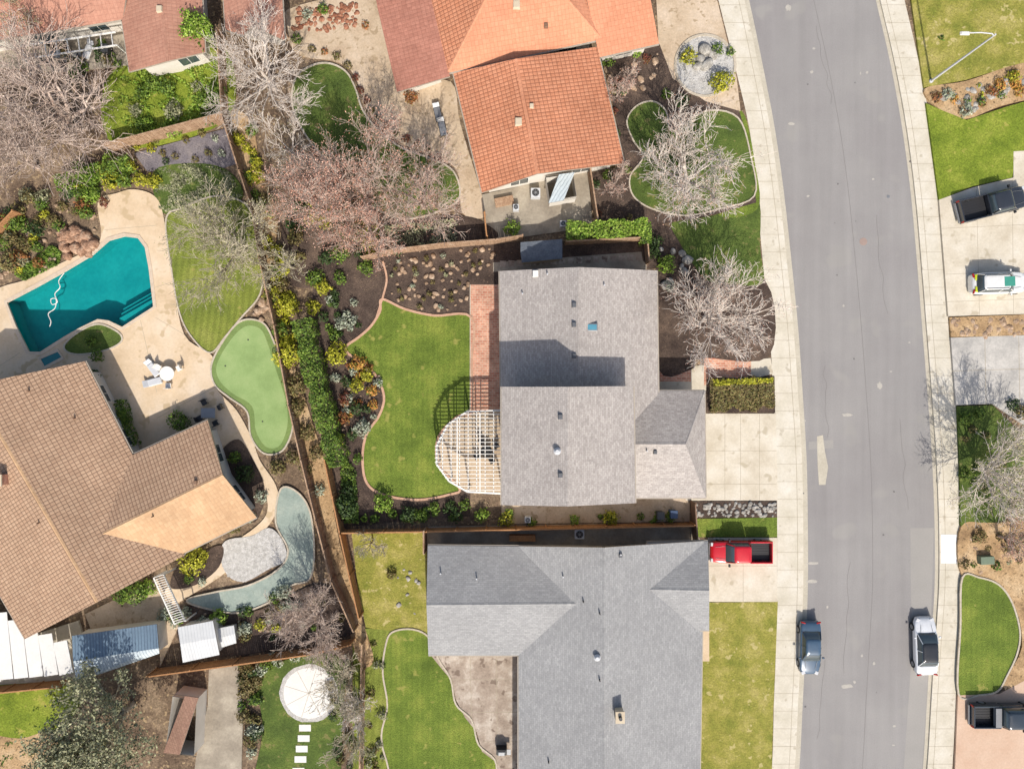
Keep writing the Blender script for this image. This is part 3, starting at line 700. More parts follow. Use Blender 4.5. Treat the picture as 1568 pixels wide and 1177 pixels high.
def vent(par,p,kind='box',mat=None,s_=.35):
    if kind=='box': box('roof_vent',p.x,p.y,p.z-.08,s_,s_*1.1,.28,mat or M['gray'],0,par,.85,.02)
    elif kind=='pipe': cyl('vent_pipe',p.x,p.y,p.z-.1,.06,.4,mat or M['lightgray'],par,10)
    elif kind=='turbine':
        cyl('vent_base',p.x,p.y,p.z-.1,.18,.3,M['gray'],par,14); cyl('vent_dome',p.x,p.y,p.z+.2,.28,.2,M['lightgray'],par,14,.12)
    elif kind=='sky':
        box('skylight_frame',p.x,p.y,p.z-.12,.95,.6,.22,M['gray'],0,par,.97,.02); box('skylight_glass',p.x,p.y,p.z+.105,.75,.42,.02,plain('skylight_blue',C(90,150,170),.08,.8),0,par)
    elif kind=='chim':
        box('chimney',p.x,p.y,p.z-.4,.6,.8,1.2,mat or M['wallt'],0,par); box('chimney_cap',p.x,p.y,p.z+.8,.72,.92,.1,M['wallt'],0,par); cyl('flue',p.x,p.y,p.z+.9,.14,.25,M['dark'],par,12)
dkm=plain('dark_vent',C(96,98,102),.6)
# centre house
hA,rA=building('gray_shingle_house',[
 dict(f=[[(765,415,3),(886,409,5.6),(886,600,5.6),(767,598,3)],[(886,409,5.6),(1006,414,3),(1009,655,3),(886,655,5.6)]],w=[(765,417),(1006,417),(1008,650),(767,650)],eh=3,capm='shingle'),
 dict(f=[[(768,592,6.4),(869,592,8.5),(869,775,8.5),(768,773,6.4)],[(869,592,8.5),(970,591,6.4),(973,770,6.4),(869,775,8.5)]],w=[(770,594),(968,594),(970,770),(770,770)],eh=6.4,ez=6.5),
 dict(f=[[(960,598,2.9),(1079,598,2.9),(1050,680,4.5),(960,680,4.5)],[(960,680,4.5),(1050,680,4.5),(1081,762,2.9),(960,762,2.9)],[(1079,598,2.9),(1081,762,2.9),(1050,680,4.5)]],w=[(962,600),(1076,600),(1078,760),(962,760)])],wall='wallt')
for x,y in ((879,467),(879,497),(879,545),(858,638),(858,727)): vent(hA,rA(x,y),'box',dkm,.36)
for x,y in ((838,420),(925,437),(800,450),(990,690)): vent(hA,rA(x,y),'pipe')
vent(hA,rA(820,419),'box',M['trim'],.5)
vent(hA,rA(853,690),'turbine'); vent(hA,rA(906,501),'sky'); vent(hA,rA(1003,692),'box',dkm,.3)
# south house
hB,rB=building('blue_gray_shingle_house',[
 dict(f=[[(794,836,2.7),(925,838,4.7),(925,1290,4.7),(794,1290,2.7)],[(925,838,4.7),(1078,828,2.7),(1070,1290,2.7),(925,1290,4.7)]],w=[(796,838),(1072,834),(1066,1286),(796,1286)],m='shingleb',ez=2.75,eh=2.7),
 dict(f=[[(655,835,2.7),(900,837,2.7),(900,924,4.05),(653,926,4.05)],[(653,926,4.05),(900,924,4.05),(900,1003,2.7),(656,1003,2.7)]],w=[(658,837),(890,839),(890,1000),(658,1000)],m='shingleb',ez=2.75,eh=2.7),
 dict(f=[[(990,902,3.8),(1086,904,3.8),(1084,828,2.65),(990,830,2.65)],[(990,902,3.8),(1086,904,3.8),(1086,965,2.8),(990,965,2.8)]],w=[(1000,835),(1080,833),(1082,960),(1000,960)],m='shingleb',eh=2.7)],wall='wallt')
for x,y in ((862,882),(950,848),(730,885),(675,877)): vent(hB,rB(x,y),'pipe')
vent(hB,rB(914,1005),'turbine'); vent(hB,rB(947,1090),'chim'); vent(hB,rB(950,850),'box',dkm,.3)
for x,y in ((893,920),(918,938),(840,1165),(918,1040)): vent(hB,rB(x,y),'pipe',M['dark'])
# orange house
hC,rC=building('orange_tile_house',[
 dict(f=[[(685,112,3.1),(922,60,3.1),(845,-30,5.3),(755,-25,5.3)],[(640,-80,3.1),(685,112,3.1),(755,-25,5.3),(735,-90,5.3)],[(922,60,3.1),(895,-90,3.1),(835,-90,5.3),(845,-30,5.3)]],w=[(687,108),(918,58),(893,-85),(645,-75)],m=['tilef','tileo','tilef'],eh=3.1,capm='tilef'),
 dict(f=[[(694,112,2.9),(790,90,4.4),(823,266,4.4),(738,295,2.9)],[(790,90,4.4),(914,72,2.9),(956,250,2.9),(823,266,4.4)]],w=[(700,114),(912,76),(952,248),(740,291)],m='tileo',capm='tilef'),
 dict(f=[[(918,88,2.9),(1009,67,2.9),(985,-60,4.2),(890,-40,4.2)]],w=[(920,84),(1005,64),(985,-50),(895,-35)],m='tilef'),
 dict(f=[[(578,12,2.6),(660,-10,3.15),(689,117,3.15),(608,141,2.6)],[(578,12,2.6),(560,-90,2.6),(640,-100,3.15),(660,-10,3.15)]],m=['tiler','tiler'],w=[(600,20),(655,0),(682,110),(614,134)],gut=False,cap=False,ez=9)])
vent(hC,rC(794,187),'box',M['wallt'],.6); vent(hC,rC(814,163),'box',M['wallt'],.35); vent(hC,rC(836,40),'box',M['brown'],.35); vent(hC,rC(791,8),'box',M['wallt'],.6)
# west house
hD,rD=building('brown_tile_house',[
 dict(f=[[(130,553,3),(282,850,3),(148,922,5.0),(-45,590,5.0)],[(-45,590,5.0),(148,922,5.0),(38,978,3.0),(-150,655,3)]],w=[(128,558),(276,848),(146,918),(42,972),(-140,655),(-45,596)],m='tileb',eh=3,capm='tilet'),
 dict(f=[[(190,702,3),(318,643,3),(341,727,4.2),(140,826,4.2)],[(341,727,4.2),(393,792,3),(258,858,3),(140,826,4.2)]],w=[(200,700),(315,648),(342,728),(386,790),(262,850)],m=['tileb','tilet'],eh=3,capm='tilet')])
vent(hD,rD(8,733),'chim',nmat('chimney_brick',[C(170,120,100),C(200,160,140)],3,9,.2)); vent(hD,rD(300,738),'box',M['brown'],.3)
for x,y in ((115,640),(60,800),(235,790),(45,598)): vent(hD,rD(x,y),'pipe',M['brown'])
# north-west house
hE,rE=building('red_tile_house',[
 dict(f=[[(-100,78,2.9),(188,30,2.9),(200,-60,4.4),(-100,-30,4.4)],[(-100,-30,4.4),(200,-60,4.4),(200,-150,2.9),(-100,-110,2.9)]],w=[(-90,74),(186,28),(195,-140),(-90,-105)],m='tilel'),
 dict(f=[[(170,-80,2.9),(198,110,2.9),(256,94,4.0),(238,-80,4.0)],[(238,-80,4.0),(256,94,4.0),(314,80,2.9),(305,-80,2.9)]],w=[(178,-70),(202,106),(256,96),(310,78),(300,-70)],m='tilel')])
vent(hE,rE(245,15),'box',M['wallt'],.5)
building('orange_tile_garage',[dict(f=[[(338,-70,2.8),(428,-70,2.8),(436,62,2.8),(385,40,3.4)],[(338,-70,2.8),(385,40,3.4),(372,55,2.8),(345,45,2.8)]],w=[(345,-65),(422,-65),(430,55),(350,42)],m='tilel')],windows=False)
# sheds
def shed(name,c,ridge,e,r,m,wall='wall'):
    a,b,cc,d=c; p,q=ridge
    return building(name,[dict(f=[[a+(e,),b+(e,),q+(r,),p+(r,)],[p+(r,),q+(r,),cc+(e,),d+(e,)]],w=[a,b,cc,d],m=m,eh=e,cap=False,gut=False)],wall=wall,inset=.15,windows=False,thick=.08)
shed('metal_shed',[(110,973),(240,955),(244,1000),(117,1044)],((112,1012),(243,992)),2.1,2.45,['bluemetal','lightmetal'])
shed('white_garden_shed',[(272,960),(326,950),(336,1002),(280,1014)],((276,986),(331,976)),2.1,2.25,'whitemetal')
shed('utility_cart',[(332,962),(358,957),(362,984),(336,992)],((334,977),(360,970)),1.2,1.3,'whitemetal')
shed('brown_roof_shed',[(262,1062),(304,1068),(300,1158),(250,1152)],((283,1065),(275,1155)),2.1,2.3,'shedbrown')
shed('dark_roof_shed',[(797,371),(861,366),(861,396),(799,402)],((797,386),(861,381)),2.0,2.15,'darkshed','wallt')
shed('white_metal_shed',[(833,270),(880,264),(886,303),(840,311)],((856,267),(863,307)),2.0,2.1,'lightmetal')
# north-west patio lattice and clutter
pl=empty('patio_trellis'); V=[];F=[]
def beam(a,b,z,w_,t,V,F):
    p,q=W(a[0],a[1],z),W(b[0],b[1],z); d=q-p; mm=(p+q)/2; boxgeo(V,F,mm.x,mm.y,z,d.length,w_,t,math.atan2(d.y,d.x))
for i in range(9): beam((35+i*17,70-i*2.4),(38+i*17,92-i*2.4),2.4,.06,.1,V,F)
beam((32,72),(178,50),2.35,.1,.12,V,F); beam((36,92),(180,70),2.35,.1,.12,V,F); obj('lattice',V,F,M['trim'],pl)
for x,y in ((36,92),(108,81),(180,70)): p=W(x,y,2.3); box('post',p.x,p.y,0,.1,.1,2.35,M['trim'],0,pl)
# flat patio cover (south-west)
pc=empty('white_patio_cover')
V=[];F=[]
for i in range(8):
    a=W(-70+i*23,905+i*11,2.5);  b=W(-60+i*23,1046-i*2,2.5)
    m_=(a+b)/2; d=b-a; boxgeo(V,F,m_.x,m_.y,2.4,d.length,1.15,.06,math.atan2(d.y,d.x))
obj('roof_panels',V,F,M['white'],pc)
for x,y in ((100,1030),(0,1042),(30,940)):
    p=W(x,y,2.4); box('post',p.x,p.y,0,.12,.12,2.4,M['trim'],0,pc)
# pergola
pg=empty('white_pergola'); PO=[(768,628),(715,630),(686,650),(669,682),(669,710),(688,736),(716,752),(768,755)]
zp=2.9; V=[];F=[]
for a,b in zip(PO[:-1],PO[1:]): beam(a,b,zp-.2,.14,.22,V,F)
def inx(y):
    for a,b in zip(PO[:-1],PO[1:]):
        if a[1]<=y<=b[1] and b[1]>a[1]: return a[0]+(b[0]-a[0])*(y-a[1])/(b[1]-a[1])
    return 716
for x in range(678,768,13):
    yy=[y for y in range(630,755) if inx(y)<=x]
    if yy: beam((x,min(yy)),(x,max(yy)),zp+.02,.06,.14,V,F)
y=634
while y<752:
    beam((inx(y)-3,y),(770,y),zp+.165,.055,.06,V,F); y+=6.1
for x in (700,735,768): beam((x,642 if x<716 else 632),(x,744 if x<716 else 752),zp+.23,.09,.04,V,F)
obj('lattice',V,F,M['trim'],pg)
for x,y in PO: p=W(x,y,zp); box('post',p.x*.999,p.y,.1,.14,.14,zp-.3,M['trim'],0,pg)
def table(x,y,r,name='patio_table',mat='trim',nch=4,square=False,chm='trim'):
    w=W(x,y,.7); par=empty(name,(w.x,w.y,GZ+.03))
    if square: box('top',0,0,.7,r*2,r*1.4,.05,M[mat],0,par,1,.02)
    else: cyl('top',0,0,.7,r,.04,M[mat],par,24)
    cyl('pedestal',0,0,0,.06,.7,M['dark'],par,10); cyl('base',0,0,0,.3,.04,M['dark'],par,14)
    for i in range(nch):
        a=i*2*math.pi/nch+.5; cx,cy=math.cos(a)*(r+.4),math.sin(a)*(r+.4)
        ch=empty('chair',(cx,cy,0)); ch.parent=par; ch.rotation_euler=(0,0,a)
        box('seat',0,0,.42,.46,.46,.05,M[chm],0,ch,1,.015); box('backrest',.23,0,.45,.05,.46,.45,M[chm],0,ch,1,.015)
        for dx in (-.19,.19):
            for dy in (-.19,.19): box('leg',dx,dy,0,.04,.04,.42,M[chm],0,ch)
table(745,690,.5,mat='dark',chm='dark'); table(257,572,.62,'round_patio_table','trim',3)
def lounger(x,y,rot,mat='trim',cush='lightgray',name='lounge_chair'):
    w=W(x,y,.4); p=empty(name,(w.x,w.y,GZ+.03)); p.rotation_euler=(0,0,rot)
    box('frame',0,0,.28,1.2,.62,.06,M[mat],0,p,1,.02); box('cushion',0,0,.34,1.15,.55,.08,M[cush],0,p,1,.03)
    o=box('backrest',.75,0,.34,.6,.6,.07,M[cush],0,p,1,.03); o.rotation_euler=(0,-.7,0)
    for dx in (-.5,.5):
        for dy in (-.25,.25): box('leg',dx,dy,0,.05,.05,.28,M[mat],0,p)
lounger(236,566,2.2); lounger(238,584,3.4); lounger(671,176,1.8,'dark','gray'); lounger(678,198,1.8,'dark','gray')
lounger(110,88,.3,'dark','gray'); lounger(135,80,1.2,'trim','lightgray')
table(85,84,.5,'outdoor_table','gray',4,True,'dark'); table(320,632,.6,'outdoor_table','gray',4,True,'dark')
def grill(x,y,name='barbecue_grill'):
    w=W(x,y,.8); p=empty(name,(w.x,w.y,GZ)); box('cabinet',0,0,.1,.9,.5,.7,M['dark'],0,p,1,.02); box('hood',0,0,.81,.8,.45,.28,M['gray'],0,p,.7,.04); box('side_shelf',.62,0,.75,.32,.45,.04,M['gray'],0,p)
grill(302,655); grill(768,1150)
def ac(x,y,s_=.8,name='air_conditioner'):
    w=W(x,y,.7); p=empty(name,(w.x,w.y,GZ)); box('cabinet',0,0,0,s_,s_,.8,M['lightgray'],0,p,1,.03); cyl('fan_ring',0,0,.8,s_*.38,.03,M['dark'],p,20); cyl('fan_hub',0,0,.83,s_*.12,.03,M['gray'],p,12)
    for i in range(4): box('blade',0,0,.832,s_*.7,.03,.01,M['gray'],i*.785,p)
ac(820,296); ac(887,817); ac(862,343,.5,'pool_pump'); ac(808,795,.5,'utility_box'); ac(790,318,.5,'utility_box')
def bin_(x,y,c):
    w=W(x,y,.6); p=empty('trash_bin',(w.x,w.y,GZ)); box('body',0,0,.05,.55,.6,.9,c,0,p,1.08,.03); box('lid',0,.02,.96,.64,.7,.07,c,0,p,.95,.03); cyl('wheel',.0,-.3,.1,.1,.5,M['rubber'],p,12,axis='x')
cb=plain('bin_blue',C(60,80,110),.5); cg=plain('bin_gray',C(70,72,74),.5)
bin_(1010,788,cg); bin_(1030,786,cb); bin_(165,78,cg)
box('wooden_bench',*W(800,824,.8)[:2],.1,2.2,.5,.7,M['woodo'],0,None,1,.02)
box('planter_boxes',*W(772,308,.5)[:2],.1,1.6,.7,.5,M['wood'],.2,None,1,.02)
ar=empty('white_arbor'); V=[];F=[]
for i in range(22):
    t=i/21; beam((236+t*32,884+t*70),(251+t*32,879+t*70),2.3,.05,.1,V,F)
beam((236,884),(268,955),2.2,.1,.1,V,F); beam((251,879),(284,950),2.2,.1,.1,V,F); obj('lattice',V,F,M['trim'],ar)
for x,y in ((236,884),(268,955),(251,879),(284,950)): p=W(x,y,2.2); box('post',p.x,p.y,0,.1,.1,2.2,M['trim'],0,ar)
# street lamp
w=W(1422,127); sl=empty('street_lamp',(w.x,w.y,GZ))
cyl('base',0,0,0,.2,.3,M['lightgray'],sl,16,.16); cyl('pole',0,0,.2,.10,7.8,M['lightgray'],sl,14,.06)
tube('arm',[(0,0,7.8),(-.3,0.02,8.05),(-1.2,.05,8.15),(-2.1,.05,8.1)],.045,M['lightgray'],sl)
box('lamp_head',-2.3,.05,8.0,.75,.3,.14,M['trim'],0,sl,.7,.04)
w=W(1510,857,.6); box('utility_cabinet',w.x,w.y,GZ,1.2,.7,.7,plain('utility_green',C(110,125,105),.6),.05,None,.96,.03)
# ---------------------------------------------------------------- fences
for p,h,m_ in [([(178,234),(352,188)],1.9,'wood'),([(352,188),(378,270),(398,330),(408,400),(430,500),(452,620),(470,700),(492,790),(515,880),(548,955)],1.8,'wood'),
 ([(528,810),(655,808),(790,805),(925,802),(1056,799)],1.6,'woodo'),([(505,700),(528,810),(556,935)],1.8,'woodo'),
 ([(560,400),(600,390),(680,380),(760,374),(800,368)],1.8,'wood'),([(865,376),(985,370),(988,405)],1.6,'wood'),([(243,1022),(370,1005),(480,990),(545,975)],1.8,'woodo'),
 ([(-60,1054),(115,1037)],1.8,'woodo'),([(900,268),(912,348)],1.7,'wood'),([(742,332),(746,368)],1.6,'woodo'),([(1056,766),(1060,826)],1.7,'brown'),
 ([(560,975),(556,1240)],1.7,'wood'),([(652,806),(652,840)],1.7,'wood'),([(345,60),(352,188)],1.7,'wood'),([(428,-40),(442,60)],1.7,'wood'),([(0,372),(40,330)],1.5,'woodo')]: fence(p,h,m_)
# ---------------------------------------------------------------- rocks
def alongpts(path,n,j): 
    q=catmull(path,False,8); o=[]
    for i in range(n):
        p=q[int(random.random()*(len(q)-1))]; o.append((p[0]+random.uniform(-j,j),p[1]+random.uniform(-j,j)))
    return o
bedp=[(592,400),(650,388),(755,378),(760,400),(720,430),(718,478),(660,476),(600,462)]
bp=[]
for gy in range(385,480,12):
    for gx in range(594,758,13):
        q=(gx+random.uniform(-6,6)+(gy%2)*5,gy+random.uniform(-5,5))
        if pin(q[0],q[1],bedp): bp.append(q)
rocks('garden_boulders',[q for i,q in enumerate(bp) if i%3]+rpts(bedp,14),.12,.27,'rock',.5)
for x,y in bp[::3]: shrub(x+3,y+2,random.uniform(3,4.6),random.choice('bbssw'),.35,name='ground_plant',leaf=.07)
rocks('garden_boulders',rpts([(1060,770),(1188,770),(1188,790),(1062,790)],110),.1,.22,'rockg')
rocks('garden_boulders',rpts([(525,545),(580,560),(585,620),(550,670),(520,660)],40),.08,.2,'rock')
rocks('garden_boulders',[(1043,408),(1052,398),(1044,388),(1030,385),(1048,415),(1012,382),(1018,437),(1025,432)],.22,.5,'rockg')
rocks('planter_boulders',[(1072,92),(1082,100),(1090,85),(1078,78),(1068,102)],.45,.75,'rockg')
rocks('white_pebbles',[p for p in rpts([(1036,60),(1122,60),(1126,140),(1036,140)],260) if (p[0]-1080)**2+(p[1]-100)**2<44**2],.06,.16,'gravel')
rocks('red_rocks',rpts([(447,15),(545,5),(552,40),(500,48),(450,45)],130),.1,.26,'rockr')
rocks('white_pebbles',rpts([(345,828),(385,820),(412,808),(432,826),(438,856),(410,872),(375,890),(350,882),(338,855)],260),.07,.17,'gravel')
rocks('garden_boulders',rpts([(1456,490),(1568,484),(1568,512),(1456,514)],60),.12,.4,'rock')
rocks('garden_boulders',rpts([(1430,150),(1490,135),(1568,105),(1568,130),(1490,170)],45),.12,.42,'rockg')
rocks('garden_boulders',rpts([(1474,810),(1568,806),(1568,880),(1474,876)],60),.1,.3,'rock')
rocks('garden_boulders',rpts([(380,470),(412,450),(420,490),(400,492)],16),.15,.4,'rock')
rocks('garden_boulders',alongpts([(508,1090),(505,1130),(500,1177)],50,4),.08,.18,'gravel')
rocks('garden_boulders',rpts([(0,330),(140,300),(150,370),(60,420),(0,430)],60),.1,.3,'rock')
rocks('garden_boulders',rpts([(290,940),(400,935),(500,900),(520,960),(330,990)],60),.08,.22,'rock')
rocks('garden_boulders',rpts([(600,870),(645,860),(645,950),(610,950)],10),.1,.25,'rockg')
rocks('garden_boulders',rpts([(920,90),(1010,80),(1000,140),(930,150)],20),.12,.35,'rock')
rocks('leaf_litter',rpts([(430,330),(740,330),(740,370),(480,440)],300)+rpts([(912,160),(1000,150),(990,340),(915,340)],160)+rpts([(1010,430),(1170,430),(1175,545),(1010,560)],160)+rpts([(450,120),(700,250),(700,330),(560,310)],90)+rpts([(545,820),(650,820),(650,950),(560,950)],60),.03,.06,'rock',.3)
# ---------------------------------------------------------------- shrubs
for t in [(523,495,11,'w'),(512,512,10,'g'),(516,541,17,'y'),(495,485,9,'d'),(548,556,12,'q'),(562,573,11,'y'),(546,590,11,'y'),(570,598,9,'q'),(530,585,9,'d'),(515,578,8,'w'),(528,610,10,'r'),(545,625,11,'d'),(525,640,11,'o'),(555,655,13,'w'),(540,665,9,'d'),(520,672,8,'y'),(572,620,8,'q'),(548,702,8,'g'),
 (587,769,15,'l'),(626,787,13,'d'),(645,790,11,'g'),(665,776,9,'g'),(690,772,8,'d'),(712,773,9,'g'),(738,788,11,'l'),(700,790,9,'d'),(775,795,12,'y'),(530,775,19,'d'),(533,750,12,'d'),
 (440,540,22,'y'),(452,590,17,'b'),(430,505,15,'g'),(470,662,13,'b'),(485,692,12,'b'),(440,470,17,'y'),(455,622,14,'b'),(480,470,12,'y'),(495,440,12,'y'),(520,425,10,'g'),(560,410,12,'g'),(470,720,10,'b'),(490,750,9,'w'),
 (785,350,13,'l'),(1020,405,14,'l'),(1000,385,11,'d'),(1003,370,11,'d'),(1025,438,8,'w'),(1105,125,17,'y'),(1053,87,13,'y'),(1098,76,9,'g'),(1118,80,7,'g'),(1045,155,11,'d'),(1020,145,8,'g'),(935,792,12,'y'),(880,795,8,'l'),
 (1440,60,5,'g'),(1450,145,9,'w'),(1478,170,10,'w'),(1530,130,9,'q'),(1550,118,10,'y'),(1515,140,8,'o'),(1560,140,9,'q'),(1478,640,11,'g'),(1500,632,9,'g'),(1550,620,10,'d'),(1565,630,12,'b'),(1500,820,10,'b'),(1545,835,12,'b'),
 (295,856,22,'y'),(375,725,14,'d'),(400,760,10,'w'),(360,700,10,'g'),(275,645,16,'g'),(205,905,20,'g'),(225,900,14,'l'),(185,912,12,'g'),(335,944,13,'l'),(400,955,9,'y'),(375,962,11,'w'),(435,905,12,'w'),(420,915,9,'g'),(422,960,8,'y'),(450,700,12,'b'),(425,715,13,'b'),(385,790,8,'b'),(310,890,7,'w'),(290,885,8,'g'),
 (210,225,6,'y'),(232,228,7,'y'),(250,235,6,'b'),(285,215,6,'b'),(310,205,6,'b'),(330,212,6,'w'),(215,275,11,'y'),(235,277,12,'y'),(200,255,10,'y'),(255,248,6,'d'),(340,235,6,'w'),(300,245,6,'b'),(270,240,6,'b'),(320,235,6,'b'),(240,215,6,'b'),
 (15,400,17,'b'),(40,375,12,'b'),(55,350,13,'d'),(90,345,10,'g'),(130,325,12,'g'),(160,310,8,'r'),(20,340,14,'g'),(185,640,14,'g'),(178,655,12,'g'),(190,672,12,'d'),(145,575,10,'d'),(150,545,10,'g'),(140,522,9,'g'),
 (630,148,11,'o'),(605,75,8,'g'),(495,15,9,'g'),(470,22,8,'w'),(455,60,8,'g'),(560,40,6,'o'),(930,95,9,'g'),(975,82,8,'l'),(990,90,7,'r'),(520,285,12,'d'),(610,385,8,'d'),(600,878,8,'b'),(780,785,8,'l')]:
    shrub(*t)
for x,y in [(478,76),(497,80),(516,87),(533,101),(545,120),(553,138),(561,154),(568,169),(579,182),(592,193),(607,204),(622,213),(640,222),(655,230),(672,240)]: shrub(x,y,random.uniform(5,7),random.choice('orb'),.5)
shrubs([(0,300),(140,290),(150,350),(90,350),(60,410),(0,430)],34,6,13,'gdboysb')
shrubs([(100,265),(200,240),(215,262),(150,300),(105,295)],16,8,14,'gyl')
shrubs([(185,115),(300,125),(345,110),(345,175),(190,220)],16,8,15,'lgs')
shrubs([(90,60),(190,60),(190,110),(100,115)],14,5,9,'gbd')
shrubs([(365,1015),(470,995),(520,1000),(430,1012),(395,1040),(400,1150),(375,1150)],30,6,12,'dgwb')
shrubs([(300,945),(500,905),(535,960),(330,990)],22,5,10,'gdbw')
shrubs([(500,1010),(540,1000),(545,1177),(515,1177)],22,5,9,'dbgs')
shrubs([(425,330),(500,300),(580,340),(580,390),(480,440)],26,8,15,'gbdy')
shrubs([(520,545),(580,560),(585,620),(550,670),(515,660)],20,4,8,'gdqow')
shrubs([(485,460),(540,440),(550,500),(500,530)],14,4,8,'dgw')
shrubs([(355,195),(385,195),(420,330),(440,420),(425,430),(395,330)],26,6,11,'bgy')
shrubs([(410,430),(440,430),(460,560),(440,570)],12,8,14,'gyb')
shrubs([(1475,640),(1568,670),(1568,800),(1475,800)],14,5,10,'gb')
shrubs([(1430,150),(1568,105),(1568,130),(1480,175)],20,4,8,'qyog')
shrubs([(1475,815),(1568,810),(1568,880),(1475,870)],14,4,8,'bgs')
shrubs([(545,770),(700,775),(760,790),(560,800)],14,4,8,'dgl')
shrubs([(240,930),(290,925),(300,950),(260,960)],6,6,10,'gw')
shrubs([(335,740),(395,800),(350,820),(345,760)],6,5,8,'bw')
shrubs([(565,960),(585,960),(590,1177),(560,1177)],14,4,8,'bs')
shrubs([(910,120),(950,120),(955,240),(1000,330),(915,340),(905,265)],14,4,9,'bdrg')
shrubs([(0,-20),(60,0),(40,60),(0,60)],4,8,14,'s')
shrubs([(770,792),(1050,786),(1050,798),(770,800)],8,4,8,'lg')
hedge([(466,490),(480,560),(498,630),(520,712)],27,2.0,'g',leaf=.09,dens=330)
hedge([(866,356),(930,354),(990,350)],24,1.9,'l',dens=300)
hedge([(985,345),(988,375)],14,1.8,'g')
hedge([(92,285),(150,268),(205,250)],20,1.6,'g',dens=150)
hedge([(1086,605),(1183,601)],44,.8,'b',dens=700)
hedge([(186,612),(207,682)],12,1.0,'g'); hedge([(1090,586),(1180,582)],8,.9,'y')
groundcover('ivy',[(520,690),(545,720),(550,800),(525,800)],1200,.5,'g')
groundcover('groundcover',[(235,262),(300,250),(350,262),(372,300),(330,320),(275,330),(245,320)],5200,.3,'s')
groundcover('ground_plants',[(180,120),(340,80),(350,180),(190,225)],4200,.5,'l',gap=.5)
groundcover('juniper',[(20,420),(80,375),(95,385),(90,405),(40,430)],2200,.5,'g')
groundcover('ground_plants',[(590,345),(700,335),(700,372),(590,385)],1800,.5,'s')
groundcover('ivy',[(85,1040),(110,1060),(60,1177),(0,1177),(0,1150)],1200,.3,'g')
# ---------------------------------------------------------------- trees
TR=[(70,165,112,8,'barkp','budw',1,.035),(10,235,75,7,'barkp','budw',1,.035),(395,105,92,7.5,'bark','budw',1,.03),(545,265,84,8,'barkp','bud',2,.055),(480,315,72,7,'barkp','bud',2,.055),
(640,300,72,7.5,'barkp','bud',1,.045),(560,352,62,6,'barkp','bud',2,.05),(350,370,82,7,'barkg','budg',1,.05),(430,400,50,6,'barkg','budg',1,.05),
(1060,268,84,6.5,'bark','bud',1,.035),(1097,482,80,6.5,'bark','bud',1,.035),(480,950,62,6,'barkp','budw',1,.03),(530,1040,46,5,'barkg','budw',1,.03),(540,1120,46,5,'barkg',None,1,.03),
(1535,725,72,6.5,'bark','budg',1,.06),(1560,830,46,5,'barkp','bud',2,.05),(950,132,32,4,'barkp','bud',1,.04),(565,835,26,3.5,'barkg',None,1,.03),(440,225,45,5,'bark','budg',1,.03),(545,1080,34,5,'bark',None,1,.03),(940,280,26,3.5,'barkp','bud',1,.03),(30,20,40,5,'barkg','budg',2,.05)]
for i,t in enumerate(TR):
    big=t[2]>60
    tree(t[0],t[1],t[2],t[3],t[4],t[5],t[6],t[7],seed=20+i,limbs=7 if big else 5,ch=(5,5,5,2) if big else (4,5,3,1),tw=.019 if t[4]!='barkp' else .0175)
tree(165,1110,84,7,'barkg','leaf_s',7,.12,seed=91,limbs=6,ch=(5,5,4,1),name='olive_tree')
tree(110,1150,60,6,'barkg','leaf_s',5,.12,seed=92,limbs=5,ch=(5,4,4,1),name='olive_tree')
tree(315,60,22,4,'barkg','leaf_l',5,.12,seed=93,limbs=5,ch=(4,4,3,1),name='small_tree')
# ---------------------------------------------------------------- vehicles
def ringrr(x0,x1,hw,z,r=.35,n=5,bulge=0):
    P=[]
    for (cx,cy,a0) in ((x1-r,hw-r,0),(x0+r,hw-r,90),(x0+r,-hw+r,180),(x1-r,-hw+r,270)):
        for i in range(n+1):
            a=math.radians(a0+90*i/n); P.append((cx+r*math.cos(a),cy+r*math.sin(a),z))
    return P
def loft(rings,cap=True):
    V=[];F=[];n=len(rings[0])
    for r in rings: V+=r
    for k in range(len(rings)-1):
        for i in range(n):
            j=(i+1)%n; F.append((k*n+i,k*n+j,(k+1)*n+j,(k+1)*n+i))
    if cap: F.append(tuple((len(rings)-1)*n+i for i in range(n)))
    return V,F
def wheels(par,xs,hw,r=.33):
    for x in xs:
        for s_ in (-1,1):
            cyl('wheel',x,s_*(hw-.1),r,r,.22,M['rubber'],par,22,axis='y'); cyl('rim',x,s_*(hw-.1),r,r*.6,.235,M['gray'],par,16,axis='y')
def carbody(par,mat,st):
    V=[];F=[];n=11
    for x,ww,zt in st:
        prof=[(-ww*.93,.22),(-ww,.42),(-ww*1.0,zt-.22),(-ww*.965,zt-.08),(-ww*.86,zt-.015),(0,zt+.03)]
        V+=[(x,a,b) for a,b in prof+[(-a,b) for a,b in reversed(prof[:-1])]]
    for k in range(len(st)-1):
        for i in range(n-1): F.append((k*n+i,k*n+i+1,(k+1)*n+i+1,(k+1)*n+i))
        F.append((k*n+n-1,k*n,(k+1)*n,(k+1)*n+n-1))
    F.append(tuple(reversed(range(n)))); F.append(tuple((len(st)-1)*n+i for i in range(n)))
    o=obj('body',V,F,mat,par,True)
    md=o.modifiers.new('s','SUBSURF'); md.levels=1; md.render_levels=2
    return o
red=plain('taillight_red',(.35,.01,.01,1),.2)
